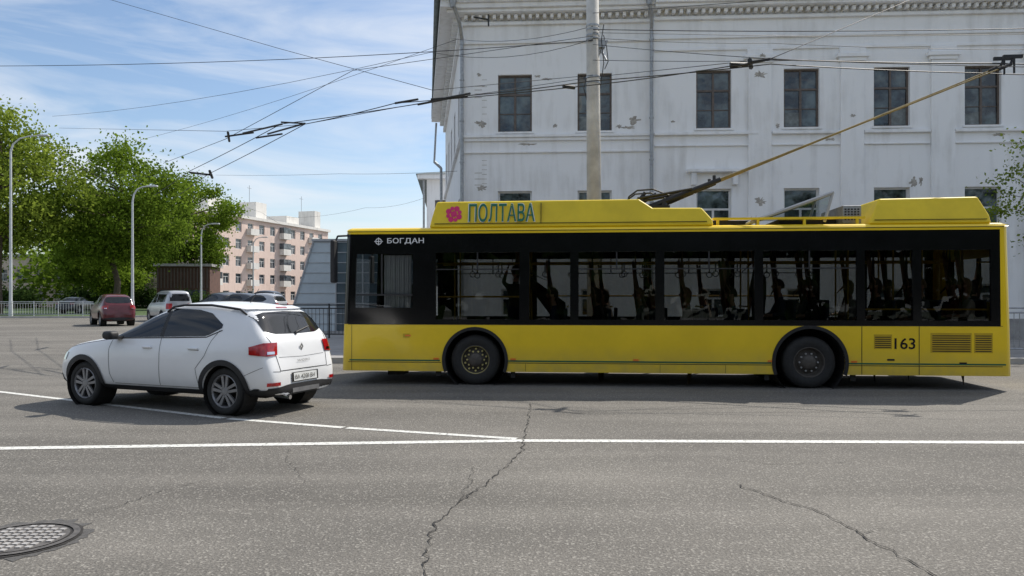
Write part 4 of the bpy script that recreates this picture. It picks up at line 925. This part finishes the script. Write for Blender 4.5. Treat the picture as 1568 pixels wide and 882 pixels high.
a=Acc()
for x,z in ((7,17.2),(8,17.2),(19,17.8),(35,18)): a.tube((x,4,z),(x,4,z+3),.04,n=5); a.box(x-.6,x+.6,3.98,4.02,z+2.5,z+2.56)
a.build('aerials',M['steel'],AP)
K=empty('brown_pavilion',(-42,88,.12),R(8))
a=Acc(); a.box(0,6,0,5,0,5.2); a.build('walls',M['brown'],K)
a=Acc()
for i in range(16): a.box(.1+i*.37,.2+i*.37,-.12,-.01,2.6,5.0)
a.build('slats',M['wood'],K)
a=Acc(); a.box(.4,5.6,-.03,-.005,.3,2.4); a.build('shopfront_glass',M['wglass2'],K); a=Acc(); a.box(-.3,6.3,-.4,5.3,5.2,5.5); a.build('roof',M['plinth'],K)
for nm,x,y,w_,h_,m_ in (('low_cream_building',-62,120,16,7,'cream'),('low_grey_building',-30,135,14,8,'cream'),('low_pink_building',-90,115,22,8,'pinkwall')):
    e=empty(nm,(x,y,0),R(6)); ops=[(1.5+k*2.8,2.9+k*2.8,1+f*3.2,2.8+f*3.2) for k in range(int((w_-2)/2.8)) for f in range(2)]
    wall('facade',w_,0,h_,ops,M[m_],e); windows('w',ops,M['wframe'],M['wglass2'],e,style='new',sill=False); a=Acc(); a.box(0,w_,.3,9,0,h_); a.box(-.3,w_+.3,-.3,9.2,h_,h_+.4); a.build('core_and_roof',M['plinth'],e)
U=empty('glazed_underpass_entrance',(-10.0,33,.12),R(-3))
M['pav']=mat('pale_glazing',(.50,.56,.60),.3,var=.12,scale=.8,coat=.2)
M['pavd']=mat('dark_glazing',(.10,.13,.15),.12,var=.3,scale=.8,coat=.2)
a=Acc(); a.extr([(0,0),(2.2,0),(2.2,3.95),(1.25,3.95)],0,3.2); a.build('pale_wing',M['pav'],U)
a=Acc(); a.box(2.203,6,.02,3.2,0,3.95); a.build('glazed_hall',M['pavd'],U)
a=Acc()
for i in range(9):
    z=.3+i*.45; x=1.25*z/3.95; a.box(x-.02,6.05,-.03,-.004,z,z+.03)
for x in (2.2,3.4,4.6,5.8): a.box(x,x+.05,-.035,.015,0,3.93)
a.extr([(-.06,0),(.0,0),(1.25,3.95),(1.19,3.95)],-.05,3.25); a.box(1.15,6.1,-.06,3.26,3.96,4.06)
a.build('glazing_bars',M['curt'],U)
def fence(name,pts,h,m,z0=.12,sp=.14,post=2.0,par=None):
    e=empty(name); a=Acc()
    for p,q in zip(pts[:-1],pts[1:]):
        p=Vector((*p,z0)); q=Vector((*q,z0)); L_=(q-p).length; n=int(L_/sp); up=Vector((0,0,1))
        for z in (.15,h-.12,h): a.tube(p+up*z,q+up*z,.022,n=5)
        for i in range(n+1):
            b=p.lerp(q,i/n); a.tube(b+up*.15,b+up*(h-.12),.010,n=4,caps=False)
        for i in range(int(L_/post)+1):
            b=p.lerp(q,min(1,i*post/L_)); a.tube(b,b+up*(h+.05),.035,n=6)
    a.build('railings',m,e,fix=False)
fence('railing_fence',[(-70,60.6),(-33.2,59.0)],1.15,M['lamp'],sp=.22)
fence('railing_fence',[(-10.6,27.0),(-4.0,26.8)],1.2,M['plast'])
fence('railing_fence',[(8,19.3),(24,18.8)],1.2,M['steel'])
# ================================================================ POLES, LAMPS, WIRES
PL=empty('concrete_utility_pole',(2.19,19.6,.1))
a=Acc(); a.tube((0,0,0),(-.09,0,12),.215,.15,n=24); a.build('shaft',M['concrete'],PL,smooth=True)
a=Acc()
for z,r in ((7.25,.188),(7.1,.19),(8.35,.18),(8.5,.178),(8.6,.178),(8.25,.182)): x=-.09*z/12; a.tube((x,0,z),(x,0,z+.05),r,n=20)
a.box(-.02,.25,-.1,.1,8.05,8.25); a.tube((.1,0,7.9),(.32,0,8.25),.03); a.tube((.1,0,8.1),(.28,-.1,7.7),.03); a.build('steel_bands',M['steel'],PL)
a=Acc(); a.path([(.12,-.17,7.0),(.2,-.22,7.6),(.14,-.2,8.2),(.2,-.2,8.6)],[.012]*4,6); a.path([(.25,0,7.5),(.34,0,7.7),(.3,0,8.1),(.22,0,8.4)],[.012]*4,6); a.path([(-.2,0,6.6),(-.3,0,7.0),(-.22,0,7.3)],[.012]*3,6); a.build('cable_loops',M['wire'],PL)
def lamp(x,y,h,reach):
    e=empty('street_lamp',(x,y,.12)); a=Acc(); a.tube((0,0,0),(0,0,1.2),.16,.15,n=10); a.tube((0,0,1.2),(0,0,h-1.3),.12,.08,n=10)
    pts=[Vector((0,0,h-1.3)),Vector((.08*reach,0,h-.7)),Vector((.3*reach,0,h-.25)),Vector((.62*reach,0,h-.05)),Vector((reach,0,h))]; a.path(pts,[.08,.07,.06,.05,.045],8); a.build('post',M['lamp'],e)
    a=Acc(); sg=1 if reach>0 else -1; a.box(min(reach-.1*sg,reach+.75*sg),max(reach-.1*sg,reach+.75*sg),-.16,.16,h-.06,h+.08); a.build('lantern',M['lamp'],e,bevel=.05)
lamp(-40.0,59.4,14.4,2.3); lamp(-31.1,61.0,10.6,1.3); lamp(-33.0,79,9.3,1.2); lamp(-36.5,105,10,1.3); lamp(-16,95,10,-1.5)
cu=bpy.data.curves.new('overhead_wires','CURVE'); cu.dimensions='3D'; cu.bevel_depth=.010; cu.bevel_resolution=1; cu.materials.append(M['wire'])
cu2=bpy.data.curves.new('span_wires','CURVE'); cu2.dimensions='3D'; cu2.bevel_depth=.007; cu2.bevel_resolution=1; cu2.materials.append(M['wire'])
def wire(pts,c=cu,sag=0):
    full=[]
    for i in range(len(pts)-1):
        n=8
        for k in range(n): t_=k/n; p=pts[i].lerp(pts[i+1],t_); p=p-Vector((0,0,sag*4*t_*(1-t_))); full.append(p)
    full.append(pts[-1]); s_=c.splines.new('POLY'); s_.points.add(len(full)-1)
    for q,p in zip(s_.points,full): q.co=(*p,1)
def H(px,py,z=6.0): D=(z-EYE)*1140/(456-py); return P(px,py,D)
wire([H(1760,101,5.95),H(1535,97,5.95),H(1180,91,5.95),H(1120,101,5.95),H(900,131,5.95),H(605,158,5.95),H(467,190,5.95),H(320,266,5.95),H(262,306,5.95)],sag=.02)
wire([H(1760,116,5.95),H(1500,112,5.95),H(1180,98,5.95),H(905,124,5.95),H(720,146,5.95),H(430,190,5.95),H(290,262,5.95),H(235,300,5.95)],sag=.02)
wire([P(908,62,19.4),P(380,93,24),P(-60,101,28)],sag=.05); wire([P(908,45,19.4),P(1600,43,17)],sag=.06); wire([P(908,50,19.4),P(1250,56,22),P(1610,52,22)],cu2)
wire([P(908,55,19.4),P(540,108,19),P(345,213,19),P(250,250,26)],cu2); wire([P(908,68,19.4),P(1180,90,13.9),P(1600,103,13)],cu2,.02)
wire([P(908,92,19.4),P(1240,92,17),P(1600,98,16)],cu2,.03); wire([P(908,58,19.4),P(1180,66,21),P(1600,76,20)],cu2,.05)
wire([P(908,40,19.4),P(700,60,24),P(215,214,45)],cu2,.2); wire([P(908,60,19.4),P(660,80,22),P(80,178,40)],cu2,.3)
wire([P(150,-6,24),P(430,75,20),P(662,138,17),P(908,115,19.4)],cu2); wire([P(908,118,19.4),P(1180,90,13.8),P(1405,-5,16)],cu2)
wire([P(90,196,40),P(345,201,21),P(467,190,18.7)],cu2); wire([P(330,268,45),P(520,266,38),P(700,262,27.5)],cu2,.05); wire([P(440,333,60),P(560,318,52),P(650,303,48)],cu2,.2)
wire([P(908,118,19.4),P(660,155,16.6),P(467,190,18.7)],cu2); wire([P(300,262,45),P(400,325,58),P(520,380,70)],cu2,.4)
wire([P(908,20,19.4),P(1250,-5,15)],cu2); wire([P(0,240,50),P(150,262,45),P(325,268,30)],cu2,.2)
wr=empty('overhead_wires'); 
for c_,nm in ((cu,'contact_wires'),(cu2,'span_wires')): o=bpy.data.objects.new(nm,c_); C.objects.link(o); o.parent=wr
a=Acc()
def bar(p,q,r=.03): a.tube(p,q,r,n=6)
for (x0,y0,x1,y1) in ((345,209,388,203),(392,211,432,205),(372,204,432,190),(410,205,467,189),(605,158,640,152),(640,160,690,150),(683,150,720,143),(660,152,716,148),(1118,103,1150,97),(1150,95,1180,90)): bar(H(x0,y0,5.97),H(x1,y1,5.97),.024)
bar(H(349,203,5.98),H(351,216,5.98),.035); bar(H(430,187,6.0),H(467,189,6.0),.02); bar(H(290,264,5.97),H(325,268,5.97),.035); bar(H(321,262,6),H(325,272,6),.05); bar(H(862,132,5.98),H(880,134,5.98),.04); bar(P(725,26,26),P(748,30,26),.03); bar(P(748,22,26),P(748,40,26),.03)
bar(H(1118,98,6.0),H(1145,99,6.0),.04); bar(H(1148,92,6.0),H(1150,103,6.0),.045)
a.build('crossing_fittings',M['wire'],wr)
# ================================================================ TREES
def tree(name,x,y,h,cr,cb,seed,n,lm,ls=.26,clumps=90,spf=.13):
    rnd=random.Random(seed); e=empty(name,(x,y,.1)); a=Acc()
    tr=.022*h
    pts=[Vector((0,0,0)),Vector((rnd.uniform(-.2,.2),rnd.uniform(-.2,.2),h*.18)),Vector((rnd.uniform(-.5,.5),rnd.uniform(-.4,.4),h*.38)),Vector((rnd.uniform(-.8,.8),rnd.uniform(-.6,.6),h*.62)),Vector((rnd.uniform(-1,1),0,h*.86))]
    if h<8: pts=[Vector((p.x*.2,p.y*.2,p.z)) for p in pts]; tr*=.55
    a.path(pts,[tr,tr*.8,tr*.62,tr*.35,tr*.1],10)
    cl=[]; cz=(h+cb)/2; rz_=(h-cb)/2
    for i in range(clumps):
        while True:
            v=Vector((rnd.uniform(-1,1),rnd.uniform(-1,1),rnd.uniform(-1,1)))
            if .35<v.length<1: break
        lob=1+.22*math.sin(3.1*math.atan2(v.y,v.x)+seed)+.14*math.sin(5*v.z+seed*2)
        wv=1-.35*max(0,v.z)**2
        c_=Vector((v.x*cr*lob*wv,v.y*cr*lob*wv,cz+v.z*rz_*(.9+.12*rnd.random()))); cl.append((c_,rnd.random(),rnd.uniform(.6,1.4)))
        if i%3==0:
            b0=pts[2].lerp(pts[4],min(1,max(0,(c_.z-h*.38)/(h*.5))*.8)); m_=b0.lerp(c_,.5)+Vector((rnd.uniform(-.06,.06)*cr,rnd.uniform(-.06,.06)*cr,(-.06+rnd.random()*.1)*cr)); a.path([b0,m_,c_],[tr*.28,tr*.16,tr*.04],6)
    a.build('trunk_and_limbs',M['bark'],e,smooth=False,fix=False)
    V=[];F=[];sh_=[]
    for i in range(n):
        c_,k,sz=cl[int(rnd.random()*len(cl))]
        sp=cr*spf*sz
        p=c_+Vector((rnd.gauss(0,sp),rnd.gauss(0,sp),rnd.gauss(0,sp*.7)))
        u=Vector((rnd.gauss(0,1),rnd.gauss(0,1),rnd.gauss(0,1))).normalized(); w_=u.orthogonal().normalized(); w_=Matrix.Rotation(rnd.uniform(0,6.28),3,u)@w_; q=u.cross(w_); s_=ls*rnd.uniform(.5,1.25); b=len(V)
        V+=[tuple(p-w_*s_*.5),tuple(p+q*s_*.35),tuple(p+w_*s_*.5),tuple(p-q*s_*.35)]; F.append((b,b+1,b+2,b+3))
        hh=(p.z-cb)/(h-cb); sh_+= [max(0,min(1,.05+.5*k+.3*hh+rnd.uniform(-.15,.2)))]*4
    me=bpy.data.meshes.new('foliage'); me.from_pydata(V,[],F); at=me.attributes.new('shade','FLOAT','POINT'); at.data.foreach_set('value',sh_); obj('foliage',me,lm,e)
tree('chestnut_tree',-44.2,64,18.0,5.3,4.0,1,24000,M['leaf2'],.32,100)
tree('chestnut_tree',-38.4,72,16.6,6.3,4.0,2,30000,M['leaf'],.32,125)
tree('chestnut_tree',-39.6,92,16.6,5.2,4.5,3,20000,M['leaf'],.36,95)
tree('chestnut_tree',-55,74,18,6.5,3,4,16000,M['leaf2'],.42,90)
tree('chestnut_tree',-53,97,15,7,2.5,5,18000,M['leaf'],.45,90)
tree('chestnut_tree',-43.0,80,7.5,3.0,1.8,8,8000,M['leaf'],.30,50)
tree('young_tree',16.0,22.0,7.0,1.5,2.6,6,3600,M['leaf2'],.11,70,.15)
def mass(name,x0,x1,y0,y1,h0,h1,n,lm,ls,seed):
    rnd=random.Random(seed); V=[];F=[];sh_=[]; cs=[(rnd.uniform(x0,x1),rnd.uniform(y0,y1),rnd.uniform(h0,h1)) for _ in range(max(6,int((x1-x0)/2.0)))]
    for i in range(n):
        c_=cs[int(rnd.random()*len(cs))]; r_=c_[2]*.5; v=Vector((rnd.gauss(0,.5),rnd.gauss(0,.5),rnd.gauss(0,.5)))
        p=Vector((c_[0]+v.x*r_,c_[1]+v.y*r_,max(.15,c_[2]*.5+v.z*r_*.9))); u=Vector((rnd.gauss(0,1),rnd.gauss(0,1),rnd.gauss(0,1))).normalized(); w_=u.orthogonal().normalized(); q=u.cross(w_); s_=ls*rnd.uniform(.6,1.3); b=len(V)
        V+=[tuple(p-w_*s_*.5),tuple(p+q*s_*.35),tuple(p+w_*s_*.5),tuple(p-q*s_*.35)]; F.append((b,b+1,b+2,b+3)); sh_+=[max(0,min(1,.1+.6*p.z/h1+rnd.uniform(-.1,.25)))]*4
    me=bpy.data.meshes.new(name); me.from_pydata(V,[],F); at=me.attributes.new('shade','FLOAT','POINT'); at.data.foreach_set('value',sh_); obj(name,me,lm)
mass('distant_trees',-110,-52,108,140,8,14,26000,M['leaf'],.8,1)
mass('shrub_row',-42,-32,82,90,1.6,2.6,6000,M['leafd'],.25,2)
mass('shrub_row',-75,-44,100,104,2,3.5,9000,M['leafd'],.4,3)
mass('distant_trees',-34,-12,125,150,5,8,12000,M['leafd'],.6,4)
# unseen trees added behind the viewpoint so bus panels and glass reflect dark
mass('unseen_reflection_trees',-70,70,-30,-20,9,15,34000,M['leafd'],1.3,5)
print('BUILT')
